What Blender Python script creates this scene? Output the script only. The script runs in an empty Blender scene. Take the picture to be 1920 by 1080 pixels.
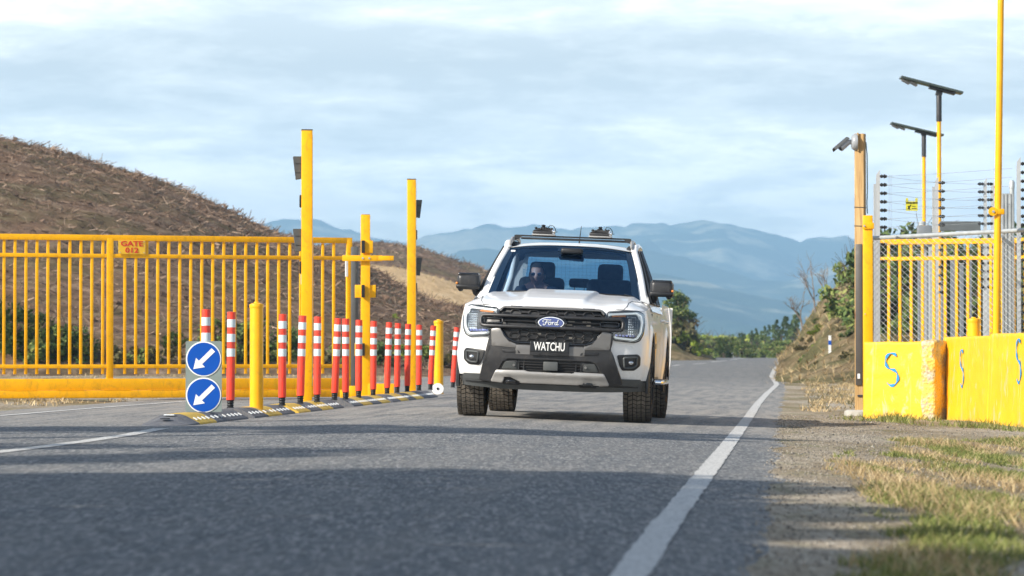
import bpy, bmesh, math, random
from mathutils import Vector, Matrix, noise
R = math.radians
PI = math.pi
random.seed(7)
scene = bpy.context.scene
COL = scene.collection

# ------------------------------------------------------------------ camera, sky, sun, exposure
FPX = 6600.0                       # focal length in photo pixels (1920 wide)
PITCH = math.atan(121 / FPX)
CAMZ = 0.65
cd = bpy.data.cameras.new('camera')
cam = bpy.data.objects.new('camera', cd)
COL.objects.link(cam)
cam.location = (0, 0, CAMZ)
cam.rotation_euler = (PI / 2 + PITCH, 0, 0)
cd.sensor_width = 36.0
cd.lens = 36.0 * FPX / 1920
cd.clip_start = 0.1
cd.clip_end = 40000
cd.dof.use_dof = True
cd.dof.focus_distance = 34.5
cd.dof.aperture_fstop = 5.6
scene.camera = cam

SUN_EL = R(31)
SUN_D = Vector((-0.84, -0.54, 0)).normalized()      # horizontal direction towards the sun
sun_vec = Vector((SUN_D.x * math.cos(SUN_EL), SUN_D.y * math.cos(SUN_EL), math.sin(SUN_EL)))
sl = bpy.data.lights.new('sun', 'SUN')
sl.energy = 5.0
sl.angle = R(0.53)
sl.color = (1.0, 0.93, 0.82)
so = bpy.data.objects.new('sun', sl)
COL.objects.link(so)
so.rotation_euler = (-sun_vec).to_track_quat('-Z', 'Y').to_euler()

world = bpy.data.worlds.new('World')
scene.world = world
world.use_nodes = True
wn, wl = world.node_tree.nodes, world.node_tree.links
wn.clear()
wo = wn.new('ShaderNodeOutputWorld')
sky = wn.new('ShaderNodeTexSky')
sky.sky_type = 'NISHITA'
sky.sun_disc = False
sky.sun_elevation = SUN_EL
sky.sun_rotation = math.atan2(SUN_D.x, SUN_D.y)
bg1 = wn.new('ShaderNodeBackground'); bg1.inputs['Strength'].default_value = 0.10
wl.new(sky.outputs[0], bg1.inputs['Color'])
tc = wn.new('ShaderNodeTexCoord')
def wmath(op, a, b=None, clamp=False):
    n = wn.new('ShaderNodeMath'); n.operation = op; n.use_clamp = clamp
    for i, v in enumerate((a, b)):
        if v is None: continue
        if isinstance(v, (int, float)): n.inputs[i].default_value = v
        else: wl.new(v, n.inputs[i])
    return n.outputs[0]
def wnoise(sc, scale, detail, rough=0.55, dist=0.0, off=(0, 0, 0)):
    m = wn.new('ShaderNodeMapping'); m.inputs['Scale'].default_value = sc; m.inputs['Location'].default_value = off
    wl.new(tc.outputs['Generated'], m.inputs['Vector'])
    n = wn.new('ShaderNodeTexNoise'); n.inputs['Scale'].default_value = scale
    n.inputs['Detail'].default_value = detail; n.inputs['Roughness'].default_value = rough
    n.inputs['Distortion'].default_value = dist
    wl.new(m.outputs[0], n.inputs['Vector'])
    return n.outputs['Fac']
def wramp(fac, stops, interp='LINEAR'):
    r = wn.new('ShaderNodeValToRGB'); r.color_ramp.interpolation = interp
    e = r.color_ramp.elements
    while len(e) < len(stops): e.new(0.5)
    for k, (p, c) in enumerate(stops):
        e[k].position = p; e[k].color = (*c, 1) if len(c) == 3 else c
    wl.new(fac, r.inputs['Fac'])
    return r.outputs['Color']
sep = wn.new('ShaderNodeSeparateXYZ'); wl.new(tc.outputs['Generated'], sep.inputs[0])
zc = sep.outputs['Z']
n_big = wnoise((6, 6, 32), 1.0, 12, 0.62, 0.2, (1.3, 0.4, 2.1))
n_str = wnoise((22, 22, 95), 1.0, 12, 0.66, 0.2, (4.0, 1.0, 0.7))
# grey bank of cloud a few degrees up
band = wramp(zc, [(0.0, (0, 0, 0)), (0.035, (.15, .15, .15)), (0.064, (.3,) * 3), (0.073, (1,) * 3), (0.088, (1,) * 3), (0.1, (.35,) * 3), (0.2, (.5,) * 3)], 'EASE')
bsep = wn.new('ShaderNodeSeparateColor'); wl.new(band, bsep.inputs[0])
mixn = wmath('ADD', wmath('MULTIPLY', n_big, 0.55), wmath('MULTIPLY', n_str, 0.45))
grey = wmath('ADD', mixn, wmath('MULTIPLY', bsep.outputs[0], 0.13))
ccol = wramp(grey, [(0.45, (0.985, 0.975, 0.93)), (0.52, (0.88, 0.895, 0.87)), (0.58, (0.68, 0.71, 0.695)), (0.68, (0.51, 0.545, 0.545))])
n_gap = wnoise((6, 6, 34), 1.0, 8, 0.55, 0.4, (9.0, 3.0, 5.2))
cover = wramp(n_gap, [(0.34, (.6,) * 3), (0.46, (1,) * 3)])
csep = wn.new('ShaderNodeSeparateColor'); wl.new(cover, csep.inputs[0])
high = wramp(zc, [(0.10, (1,) * 3), (0.24, (.09,) * 3)])
hsep = wn.new('ShaderNodeSeparateColor'); wl.new(high, hsep.inputs[0])
fac = wmath('MULTIPLY', csep.outputs[0], hsep.outputs[0], True)
bg2 = wn.new('ShaderNodeBackground')
lift = wramp(zc, [(0.0, (.74,) * 3), (0.05, (.72,) * 3), (0.068, (.62,) * 3), (0.082, (.54,) * 3), (0.094, (.60,) * 3)])
lsep = wn.new('ShaderNodeSeparateColor'); wl.new(lift, lsep.inputs[0])
wl.new(wmath('MULTIPLY', lsep.outputs[0], 2.42), bg2.inputs['Strength'])
wl.new(ccol, bg2.inputs['Color'])
mx = wn.new('ShaderNodeMixShader')
wl.new(fac, mx.inputs[0]); wl.new(bg1.outputs[0], mx.inputs[1]); wl.new(bg2.outputs[0], mx.inputs[2])
wl.new(mx.outputs[0], wo.inputs['Surface'])

scene.view_settings.view_transform = 'Standard'
scene.view_settings.look = 'None'
scene.view_settings.exposure = 0.58
scene.view_settings.gamma = 1.0

# ------------------------------------------------------------------ helpers
def ss(a, b, x):
    t = max(0.0, min(1.0, (x - a) / (b - a)))
    return t * t * (3 - 2 * t)
def lerp(a, b, t): return a + (b - a) * t
def interp(pts, x):
    if x <= pts[0][0]: return pts[0][1]
    for (x0, y0), (x1, y1) in zip(pts, pts[1:]):
        if x <= x1: return y0 + (y1 - y0) * (x - x0) / (x1 - x0)
    return pts[-1][1]

def line_x(y): return -0.48 + 0.0797 * y          # right edge line of the road
def gz(x, y):                                      # height of the ground
    near = 0.03 if x < -0.38 else 0.03 - 0.04 * min(x + 0.38, 4.0)
    k = 1 - ss(70, 150, y)
    rise = 0.33 * ss(50, 190, y)
    far = -0.02 * max(0, y - 300) if y < 1300 else -20
    z = near * k + rise + far
    u = x - line_x(y)
    z += 0.10 * ss(4.0, 9.0, u) * ss(20, 40, y) * 0.5
    return z
def ray(px, py):
    a, c = (px - 960) / FPX, (540 - py) / FPX
    return Vector((a, math.cos(PITCH) - c * math.sin(PITCH), math.sin(PITCH) + c * math.cos(PITCH)))
def at(px, py, Y):
    d = ray(px, py); t = Y / d.y
    return Vector((d.x * t, Y, CAMZ + d.z * t))
def G(px, py, dz=0.0):                             # the ground point seen at a pixel
    lo, hi = 5.0, 6.0
    while hi < 300:
        p = at(px, py, hi)
        if p.z < gz(p.x, p.y) + dz: break
        lo = hi; hi *= 1.02
    for _ in range(30):
        m = (lo + hi) / 2; p = at(px, py, m)
        if p.z < gz(p.x, p.y) + dz: hi = m
        else: lo = m
    return at(px, py, (lo + hi) / 2)

class MB:
    """collects faces for one mesh"""
    def __init__(self): self.v = []; self.f = []; self.m = []
    def add(self, vs, fs, mi=0):
        b = len(self.v); self.v += [tuple(p) for p in vs]
        self.f += [tuple(b + i for i in f) for f in fs]; self.m += [mi] * len(fs)
        return self
    def box(self, c, s, rot=None, mi=0, bev=0.0):
        hx, hy, hz = s[0] / 2, s[1] / 2, s[2] / 2
        c = Vector(c)
        if bev <= 0:
            vs = [Vector((x * hx, y * hy, z * hz)) for x in (-1, 1) for y in (-1, 1) for z in (-1, 1)]
            fs = [(0, 1, 3, 2), (4, 6, 7, 5), (0, 4, 5, 1), (2, 3, 7, 6), (0, 2, 6, 4), (1, 5, 7, 3)]
        else:
            bm = bmesh.new(); bmesh.ops.create_cube(bm, size=1)
            for v in bm.verts: v.co = Vector((v.co.x * s[0], v.co.y * s[1], v.co.z * s[2]))
            bmesh.ops.bevel(bm, geom=bm.edges[:], offset=bev, segments=2, profile=0.5, affect='EDGES')
            bm.verts.index_update()
            vs = [v.co.copy() for v in bm.verts]; fs = [tuple(v.index for v in f.verts) for f in bm.faces]; bm.free()
        if rot is not None: vs = [rot @ v for v in vs]
        return self.add([v + c for v in vs], fs, mi)
    def tube(self, pts, r, n=8, mi=0, cap=True, r2=None, flat=1.0):
        pts = [Vector(p) for p in pts]
        rings = []; up = None
        N = len(pts)
        for i, p in enumerate(pts):
            t = (pts[min(i + 1, N - 1)] - pts[max(i - 1, 0)])
            if t.length < 1e-9: t = Vector((0, 0, 1))
            t.normalize()
            if up is None:
                up = Vector((0, 0, 1)) if abs(t.z) < 0.9 else Vector((0, 1, 0))
            a = t.cross(up)
            if a.length < 1e-6: a = t.orthogonal()
            a.normalize(); b = a.cross(t).normalized(); up = b
            if isinstance(r, (list, tuple)): rr = r[i]
            else: rr = r if r2 is None else lerp(r, r2, i / max(1, N - 1))
            rings.append([p + (a * math.cos(2 * PI * k / n) * flat + b * math.sin(2 * PI * k / n)) * rr for k in range(n)])
        vs = [q for ring in rings for q in ring]; fs = []
        for i in range(N - 1):
            for k in range(n):
                k2 = (k + 1) % n
                fs.append((i * n + k, i * n + k2, (i + 1) * n + k2, (i + 1) * n + k))
        if cap: fs.append(tuple(range(n))[::-1]); fs.append(tuple((N - 1) * n + k for k in range(n)))
        return self.add(vs, fs, mi)
    def lathe(self, prof, n=24, c=(0, 0, 0), axis='Z', mi=0, cap=True):
        c = Vector(c); vs = []; fs = []
        for (r, h) in prof:
            for k in range(n):
                a = 2 * PI * k / n; x, y = r * math.cos(a), r * math.sin(a)
                vs.append(c + (Vector((x, y, h)) if axis == 'Z' else Vector((h, x, y)) if axis == 'X' else Vector((x, h, y))))
        for i in range(len(prof) - 1):
            for k in range(n):
                k2 = (k + 1) % n
                fs.append((i * n + k, i * n + k2, (i + 1) * n + k2, (i + 1) * n + k))
        if cap:
            fs.append(tuple(range(n))[::-1]); fs.append(tuple((len(prof) - 1) * n + k for k in range(n)))
        return self.add(vs, fs, mi)
    def grid(self, fn, nu, nv, mi=0, mfn=None, skip=None):
        vs = [fn(i / nu, j / nv) for j in range(nv + 1) for i in range(nu + 1)]
        b = len(self.v); self.v += [tuple(p) for p in vs]
        for j in range(nv):
            for i in range(nu):
                if skip and skip(i, j): continue
                a = b + j * (nu + 1) + i
                self.f.append((a, a + 1, a + nu + 2, a + nu + 1)); self.m.append(mfn(i, j) if mfn else mi)
        return self
    def prism(self, poly, y0, y1, mi=0):           # poly in (x, z), extruded along y
        n = len(poly)
        vs = [(x, y0, z) for x, z in poly] + [(x, y1, z) for x, z in poly]
        fs = [tuple(range(n)), tuple(range(2 * n - 1, n - 1, -1))] + [(i, (i + 1) % n, n + (i + 1) % n, n + i) for i in range(n)]
        return self.add(vs, fs, mi)
    def ell(self, c, r, n=12, m=8, mi=0, rot=None):
        c = Vector(c); vs = []
        for j in range(m + 1):
            t = PI * j / m
            for i in range(n):
                a = 2 * PI * i / n
                v = Vector((r[0] * math.sin(t) * math.cos(a), r[1] * math.sin(t) * math.sin(a), r[2] * math.cos(t)))
                if rot: v = rot @ v
                vs.append(c + v)
        fs = [(j * n + i, j * n + (i + 1) % n, (j + 1) * n + (i + 1) % n, (j + 1) * n + i) for j in range(m) for i in range(n)]
        return self.add(vs, fs, mi)
    def build(self, name, mat, parent=None, smooth=None, loc=None, fix=True):
        me = bpy.data.meshes.new(name); me.from_pydata(self.v, [], self.f)
        ms = mat if isinstance(mat, (list, tuple)) else [mat]
        for m_ in ms: me.materials.append(m_)
        if len(ms) > 1: me.polygons.foreach_set('material_index', self.m)
        if fix:
            bm = bmesh.new(); bm.from_mesh(me)
            bmesh.ops.remove_doubles(bm, verts=bm.verts, dist=1e-5)
            bmesh.ops.recalc_face_normals(bm, faces=bm.faces)
            bm.to_mesh(me); bm.free()
        if smooth:
            me.polygons.foreach_set('use_smooth', [True] * len(me.polygons))
            try: me.set_sharp_from_angle(angle=R(smooth if smooth is not True else 40))
            except Exception: pass
        me.update()
        o = bpy.data.objects.new(name, me); COL.objects.link(o)
        if parent: o.parent = parent
        if loc: o.location = loc
        return o

def tag(o, label=None, cat=None, group=None, kind=None):
    if label: o['label'] = label
    if cat: o['category'] = cat
    if group: o['group'] = group
    if kind: o['kind'] = kind
    return o
def empty(name, loc, label, cat, group=None, rz=0.0):
    o = bpy.data.objects.new(name, None); COL.objects.link(o)
    o.location = loc; o.rotation_euler = (0, 0, rz)
    o.empty_display_size = 0.2
    return tag(o, label, cat, group)
def kids(o): return [c for c in bpy.data.objects if c.parent == o]
def copy_tree(o, parent=None):
    ch = kids(o)
    c = o.copy(); COL.objects.link(c)
    if parent: c.parent = parent
    for k in ch: copy_tree(k, c)
    return c
def textmesh(s, size, ext=0.001, shear=0.0, align='CENTER', sx=1.0, bold=0.0):
    cu = bpy.data.curves.new('t', 'FONT'); cu.body = s; cu.size = size; cu.extrude = ext
    cu.align_x = align; cu.align_y = 'CENTER'; cu.shear = shear; cu.offset = bold; cu.resolution_u = 3
    o = bpy.data.objects.new('t', cu); COL.objects.link(o)
    dg = bpy.context.evaluated_depsgraph_get(); dg.update()
    me = bpy.data.meshes.new_from_object(o.evaluated_get(dg))
    vs = [Vector((v.co.x * sx, -v.co.z, v.co.y)) for v in me.vertices]; fs = [tuple(p.vertices) for p in me.polygons]
    bpy.data.objects.remove(o); bpy.data.curves.remove(cu); bpy.data.meshes.remove(me)
    return vs, fs

# ------------------------------------------------------------------ materials
class NT:
    def __init__(self, m):
        self.m = m; m.use_nodes = True; self.n = m.node_tree.nodes; self.l = m.node_tree.links
        self.b = self.n['Principled BSDF']
    def val(self, v, inp):
        if isinstance(v, (int, float)): inp.default_value = v
        elif isinstance(v, tuple): inp.default_value = (*v, 1) if len(v) == 3 and inp.type == 'RGBA' else v
        else: self.l.new(v, inp)
    def tc(self, kind='Object'):
        t = self.n.new('ShaderNodeTexCoord'); return t.outputs[kind]
    def map(self, vec, sc=(1, 1, 1), rot=(0, 0, 0), loc=(0, 0, 0)):
        m = self.n.new('ShaderNodeMapping'); m.inputs['Scale'].default_value = sc
        m.inputs['Rotation'].default_value = rot; m.inputs['Location'].default_value = loc
        self.l.new(vec, m.inputs[0]); return m.outputs[0]
    def noise(self, vec, scale, detail=4, rough=0.5, dist=0.0, out='Fac'):
        n = self.n.new('ShaderNodeTexNoise'); n.inputs['Scale'].default_value = scale
        n.inputs['Detail'].default_value = detail; n.inputs['Roughness'].default_value = rough
        n.inputs['Distortion'].default_value = dist
        if vec is not None: self.l.new(vec, n.inputs['Vector'])
        return n.outputs[out]
    def vor(self, vec, scale, feat='F1', out='Distance'):
        n = self.n.new('ShaderNodeTexVoronoi'); n.feature = feat; n.inputs['Scale'].default_value = scale
        self.l.new(vec, n.inputs['Vector']); return n.outputs[out]
    def math(self, op, a, b=0.0, clamp=False):
        n = self.n.new('ShaderNodeMath'); n.operation = op; n.use_clamp = clamp
        self.val(a, n.inputs[0]); self.val(b, n.inputs[1]); return n.outputs[0]
    def ramp(self, fac, stops):
        r = self.n.new('ShaderNodeValToRGB'); e = r.color_ramp.elements
        while len(e) < len(stops): e.new(0.5)
        for k, (p, c) in enumerate(stops):
            if isinstance(c, (int, float)): c = (c, c, c)
            e[k].position = p; e[k].color = (*c, 1)
        self.l.new(fac, r.inputs[0]); return r.outputs[0]
    def mix(self, f, a, b, mode='MIX'):
        n = self.n.new('ShaderNodeMix'); n.data_type = 'RGBA'; n.blend_type = mode
        self.val(f, n.inputs[0]); self.val(a, n.inputs[6]); self.val(b, n.inputs[7]); return n.outputs[2]
    def bump(self, h, strength=0.3, dist=0.01):
        n = self.n.new('ShaderNodeBump'); n.inputs['Strength'].default_value = strength
        n.inputs['Distance'].default_value = dist; self.l.new(h, n.inputs['Height'])
        self.l.new(n.outputs[0], self.b.inputs['Normal'])
    def set(self, **k):
        names = dict(color='Base Color', rough='Roughness', metal='Metallic', coat='Coat Weight', coatr='Coat Roughness',
                     trans='Transmission Weight', ior='IOR', spec='Specular IOR Level', emit='Emission Color', emits='Emission Strength', alpha='Alpha')
        for a, v in k.items(): self.val(v, self.b.inputs[names[a]])
MATS = {}
def pm(name, color, rough=0.5, metal=0.0, var=0.12, vs=6.0, bump=0.0, bs=80.0, dirt=None, dirt_amt=0.0, **kw):
    """paint / plain material with a little real-world variation"""
    m = bpy.data.materials.new(name); t = NT(m); o = t.tc()
    n1 = t.noise(o, vs, 6, 0.6)
    dark = tuple(c * (1 - var) for c in color); lite = tuple(min(1, c * (1 + var)) for c in color)
    c = t.ramp(n1, [(0.3, dark), (0.7, lite)])
    if dirt:
        n2 = t.noise(t.map(o, (1, 1, 0.6)), vs * 2.3, 8, 0.7, 0.6)
        c = t.mix(t.math('MULTIPLY', t.ramp(n2, [(0.5, 0.0), (0.72, 1.0)]), dirt_amt), c, dirt)
    t.set(color=c, rough=t.ramp(t.noise(o, vs * 3, 5), [(0.3, max(0.02, rough * 0.85)), (0.7, min(1, rough * 1.15))]), metal=metal)
    if bump: t.bump(t.noise(o, bs, 4), bump, 0.004)
    t.set(**kw)
    MATS[name] = m
    return m

YEL = (0.90, 0.44, 0.002)
M_yel = pm('yellow_paint', YEL, 0.48, var=0.07, dirt=(0.30, 0.15, 0.03), dirt_amt=0.45, spec=0.3)
M_yel_b = pm('yellow_bollard_paint', (0.90, 0.43, 0.002), 0.42, var=0.06, dirt=(0.4, 0.22, 0.05), dirt_amt=0.4, spec=0.35)
M_galv = pm('galvanised_steel', (0.42, 0.45, 0.46), 0.5, 0.35, var=0.15, vs=14)
M_alu = pm('brushed_aluminium', (0.55, 0.57, 0.58), 0.42, 0.45, var=0.08)
M_blk = pm('black_plastic', (0.012, 0.012, 0.013), 0.45, var=0.2)
M_blkgloss = pm('gloss_black_trim', (0.008, 0.009, 0.011), 0.12, var=0.1, coat=0.6)
M_dgrey = pm('dark_grey_sheet', (0.07, 0.075, 0.075), 0.55, var=0.15)
M_rub = pm('black_rubber', (0.035, 0.036, 0.038), 0.8, var=0.3, bump=0.3, dirt=(0.2, 0.18, 0.15), dirt_amt=0.5)
M_kerbk = pm('dusty_black_rubber', (0.10, 0.105, 0.12), 0.85, var=0.25, vs=9, bump=0.3, dirt=(0.30, 0.27, 0.23), dirt_amt=0.6)
M_kerby = pm('dusty_yellow_rubber', (0.62, 0.40, 0.05), 0.8, var=0.15, vs=9, bump=0.3, dirt=(0.28, 0.23, 0.15), dirt_amt=0.7)
M_refl = pm('white_reflector', (0.72, 0.76, 0.78), 0.35, var=0.06)
M_orange = pm('orange_red_plastic', (0.86, 0.055, 0.025), 0.42, var=0.06, dirt=(0.22, 0.08, 0.06), dirt_amt=0.6)
M_band = pm('white_reflective_band', (0.62, 0.70, 0.72), 0.35, var=0.05, vs=60)
M_blue = pm('blue_sign_sheet', (0.002, 0.075, 0.40), 0.45, var=0.04, spec=0.25)
M_wsign = pm('white_sign_sheet', (0.80, 0.81, 0.80), 0.35, var=0.03)
M_panel = pm('grey_sign_board', (0.20, 0.245, 0.23), 0.55, var=0.08)
M_red = pm('red_lettering', (0.65, 0.02, 0.015), 0.5, var=0.05)
M_bolt = pm('zinc_bolt', (0.5, 0.52, 0.55), 0.3, 0.9, var=0.1)
M_white = pm('white_paint', (0.78, 0.78, 0.76), 0.5, var=0.05)
M_blkpaint = pm('black_lettering', (0.01, 0.01, 0.01), 0.5)
M_bluepaint = pm('blue_spray_paint', (0.005, 0.25, 0.62), 0.5, var=0.15)

def timber():
    m = bpy.data.materials.new('treated_timber'); t = NT(m); o = t.tc()
    g = t.noise(t.map(o, (22, 22, 0.9)), 2.0, 8, 0.6, 0.8)
    c = t.ramp(g, [(0.3, (0.27, 0.155, 0.055)), (0.5, (0.42, 0.265, 0.105)), (0.7, (0.54, 0.37, 0.17))])
    kn = t.vor(t.map(o, (9, 9, 2.2)), 1.0)
    c = t.mix(t.ramp(kn, [(0.06, 1.0), (0.14, 0.0)]), c, (0.22, 0.09, 0.03))
    t.set(color=c, rough=0.75); t.bump(g, 0.4, 0.004)
    return m
M_wood = timber()
def carpaint():
    m = bpy.data.materials.new('white_car_paint'); t = NT(m); o = t.tc()
    d = t.ramp(t.noise(t.map(o, (1, 1, 1.5)), 7, 8, 0.65), [(0.35, (0.86, 0.855, 0.84)), (0.75, (0.80, 0.79, 0.77))])
    sp = t.n.new('ShaderNodeSeparateXYZ'); t.l.new(o, sp.inputs[0])
    low = t.math('MULTIPLY', t.ramp(sp.outputs[2], [(0.35, 1.0), (0.75, 0.0)]), t.ramp(t.noise(o, 22, 8, 0.7), [(0.35, 0.1), (0.7, 0.75)]))
    t.set(color=t.mix(t.math('MULTIPLY', low, 0.45), d, (0.42, 0.38, 0.32)), rough=0.34, coat=0.6, coatr=0.06)
    return m
M_car = carpaint()
M_cgrey = pm('satin_grey_trim', (0.19, 0.185, 0.18), 0.36, 0.5, var=0.1, dirt=(0.2, 0.18, 0.15), dirt_amt=0.35)
M_cdark = pm('dark_grey_trim', (0.036, 0.036, 0.038), 0.4, 0.3, var=0.15, dirt=(0.13, 0.115, 0.10), dirt_amt=0.3)
M_csilver = pm('silver_skid_paint', (0.40, 0.39, 0.375), 0.33, 0.4, var=0.07, dirt=(0.35, 0.31, 0.26), dirt_amt=0.35)
M_chrome = pm('chrome', (0.75, 0.76, 0.78), 0.08, 1.0, var=0.03)
M_emb = pm('emblem_blue', (0.01, 0.035, 0.20), 0.15, var=0.05, coat=1.0)
M_cloth = pm('dark_seat_fabric', (0.018, 0.02, 0.024), 0.85, var=0.2)
M_amber = pm('amber_lens', (0.75, 0.25, 0.04), 0.2, var=0.1, coat=0.5)
M_lens = pm('lamp_reflector', (0.55, 0.57, 0.6), 0.12, 0.9, var=0.3, vs=40)
M_drl = pm('white_light_guide', (0.90, 0.92, 0.90), 0.25, var=0.02, coat=0.5, emit=(0.95, 1.0, 0.97), emits=0.22)
M_rim = pm('bronze_grey_alloy', (0.10, 0.075, 0.05), 0.35, 0.7, var=0.15, dirt=(0.2, 0.15, 0.1), dirt_amt=0.4)
M_sticker = pm('amber_sticker', (0.85, 0.42, 0.03), 0.4, var=0.04)
M_skin = pm('skin', (0.85, 0.38, 0.24), 0.5, var=0.06)
M_hair = pm('brown_hair', (0.05, 0.03, 0.02), 0.6, var=0.3)
M_shirt = pm('dark_shirt', (0.03, 0.035, 0.05), 0.8, var=0.2)
M_mirrorlens = pm('mirrored_lens', (0.10, 0.13, 0.18), 0.05, 1.0, var=0.05)
def glass(name, tint, thick=0.0, gcol=(0.9, 0.95, 1.0)):
    m = bpy.data.materials.new(name); t = NT(m); n, l = t.n, t.l
    n.remove(t.b)
    tr = n.new('ShaderNodeBsdfTransparent'); tr.inputs[0].default_value = (*tint, 1)
    gl = n.new('ShaderNodeBsdfGlossy'); gl.inputs['Roughness'].default_value = 0.02; gl.inputs[0].default_value = (*gcol, 1)
    fr = n.new('ShaderNodeFresnel'); fr.inputs[0].default_value = 1.5
    ad = n.new('ShaderNodeMath'); ad.operation = 'ADD'; ad.inputs[1].default_value = thick; l.new(fr.outputs[0], ad.inputs[0])
    mx = n.new('ShaderNodeMixShader'); l.new(ad.outputs[0], mx.inputs[0]); l.new(tr.outputs[0], mx.inputs[1]); l.new(gl.outputs[0], mx.inputs[2])
    l.new(mx.outputs[0], n['Material Output'].inputs[0])
    return m
M_screen = glass('windscreen_glass', (0.44, 0.62, 0.82), 0.06, (0.30, 0.60, 1.0))
M_rearg = glass('rear_glass', (0.75, 0.92, 0.92), 0.02)
M_sideg = glass('side_glass', (0.45, 0.50, 0.52), 0.06)
M_lampg = glass('lamp_cover_glass', (0.9, 0.93, 0.95), 0.03)

def leafmat(name, a, b, c=None):
    m = bpy.data.materials.new(name); t = NT(m)
    g = t.n.new('ShaderNodeNewGeometry')
    col = t.ramp(g.outputs['Random Per Island'], [(0.0, a), (0.6, b), (1.0, c or b)])
    t.set(color=col, rough=0.7, spec=0.25)
    return m
M_leaf_dark = leafmat('dark_foliage', (0.035, 0.065, 0.02), (0.08, 0.125, 0.035), (0.15, 0.18, 0.055))
M_leaf_mid = leafmat('green_foliage', (0.05, 0.09, 0.025), (0.13, 0.18, 0.045), (0.26, 0.27, 0.08))
M_leaf_lime = leafmat('yellow_green_foliage', (0.10, 0.16, 0.02), (0.25, 0.33, 0.04), (0.4, 0.42, 0.08))
M_leaf_olive = leafmat('olive_scrub', (0.06, 0.06, 0.025), (0.13, 0.12, 0.05), (0.24, 0.19, 0.09))
M_dry = leafmat('dry_grass_blades', (0.28, 0.19, 0.09), (0.45, 0.33, 0.17), (0.62, 0.50, 0.30))
M_grass = leafmat('green_grass_blades', (0.07, 0.10, 0.02), (0.16, 0.19, 0.045), (0.36, 0.34, 0.13))
M_slash = leafmat('dead_branches', (0.06, 0.038, 0.025), (0.19, 0.12, 0.08), (0.38, 0.28, 0.205))
M_bark = pm('bark', (0.10, 0.07, 0.05), 0.9, var=0.3, vs=3)
M_deadbark = pm('dead_bark', (0.22, 0.18, 0.15), 0.9, var=0.3, vs=3)

def m_asphalt():
    m = bpy.data.materials.new('chip_seal_asphalt'); t = NT(m); o = t.tc()
    sp = t.n.new('ShaderNodeSeparateXYZ'); t.l.new(o, sp.inputs[0])
    chips = t.vor(o, 52.0, out='Color')
    cs = t.n.new('ShaderNodeSeparateColor'); t.l.new(chips, cs.inputs[0])
    base = t.ramp(cs.outputs[0], [(0.0, (0.052, 0.062, 0.076)), (0.5, (0.092, 0.104, 0.120)), (0.86, (0.185, 0.19, 0.195)), (0.975, (0.32, 0.31, 0.29)), (1.0, (0.75, 0.73, 0.68))])
    mid = t.vor(o, 15.0, out='Color'); ms = t.n.new('ShaderNodeSeparateColor'); t.l.new(mid, ms.inputs[0])
    base = t.mix(t.ramp(ms.outputs[0], [(0.0, 0.45), (0.35, 0.0)]), base, (0.06, 0.066, 0.075))
    base = t.mix(t.ramp(ms.outputs[1], [(0.8, 0.0), (1.0, 0.6)]), base, (0.34, 0.33, 0.31))
    sp_ = t.vor(t.map(o, (75, 9, 1), (0, 0, R(4.5))), 1.0, out='Color'); s2 = t.n.new('ShaderNodeSeparateColor'); t.l.new(sp_, s2.inputs[0])
    base = t.mix(t.ramp(s2.outputs[0], [(0.0, 0.9), (0.5, 0.0)]), base, (0.032, 0.038, 0.047))
    base = t.mix(t.ramp(s2.outputs[1], [(0.7, 0.0), (1.0, 0.8)]), base, (0.40, 0.385, 0.36))
    n3 = t.noise(t.map(o, (24, 3, 1), (0, 0, R(4.5))), 1.0, 10, 0.75)
    base = t.mix(t.ramp(n3, [(0.3, 0.4), (0.5, 0.0)]), base, (0.06, 0.066, 0.075))
    base = t.mix(t.ramp(n3, [(0.52, 0.0), (0.75, 0.5)]), base, (0.32, 0.31, 0.29))
    patch = t.noise(o, 0.33, 6, 0.6)
    base = t.mix(t.ramp(patch, [(0.35, 0.0), (0.65, 0.3)]), base, (0.17, 0.168, 0.16))
    # wheel tracks and dust run along the road (the road turns 4.56 degrees off the y axis)
    u = t.math('SUBTRACT', sp.outputs[0], t.math('MULTIPLY', sp.outputs[1], 0.0797))
    cb = t.n.new('ShaderNodeCombineXYZ'); t.l.new(u, cb.inputs[0]); t.l.new(t.math('MULTIPLY', sp.outputs[1], 0.06), cb.inputs[1])
    streak = t.noise(cb.outputs[0], 3.2, 7, 0.62, 0.3)
    base = t.mix(t.ramp(streak, [(0.42, 0.0), (0.68, 0.35)]), base, (0.24, 0.225, 0.205))
    # gravel dust towards the right shoulder
    sh = t.math('ADD', u, t.math('MULTIPLY', t.noise(o, 0.9, 6, 0.65), 1.3))
    dust = t.ramp(t.math('MULTIPLY', sh, 0.2), [(0.09, 0.0), (0.21, 1.0)])
    grit = t.ramp(t.math('ADD', t.math('MULTIPLY', t.noise(o, 38, 6, 0.7), 0.45), t.math('MULTIPLY', t.noise(t.map(o, (1, 0.22, 1), (0, 0, R(4.5))), 22, 8, 0.75), 0.55)), [(0.36, (0.15, 0.125, 0.10)), (0.5, (0.33, 0.285, 0.225)), (0.64, (0.58, 0.52, 0.43))])
    sunlit_dust = t.ramp(t.math('MULTIPLY', sp.outputs[1], 0.01), [(0.27, 0.0), (0.34, 0.65), (0.7, 0.6), (0.95, 0.1)])  # dust, strengthened to paint the sunlit stretch paler than the shaded near road
    fd = t.math('MULTIPLY', sunlit_dust, t.ramp(t.noise(cb.outputs[0], 5, 6, 0.6), [(0.38, 0.15), (0.6, 1.0)]))
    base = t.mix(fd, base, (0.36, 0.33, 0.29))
    base = t.mix(dust, base, grit)
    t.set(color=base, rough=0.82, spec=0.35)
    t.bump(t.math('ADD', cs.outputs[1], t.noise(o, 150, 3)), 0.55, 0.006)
    return m
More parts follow.
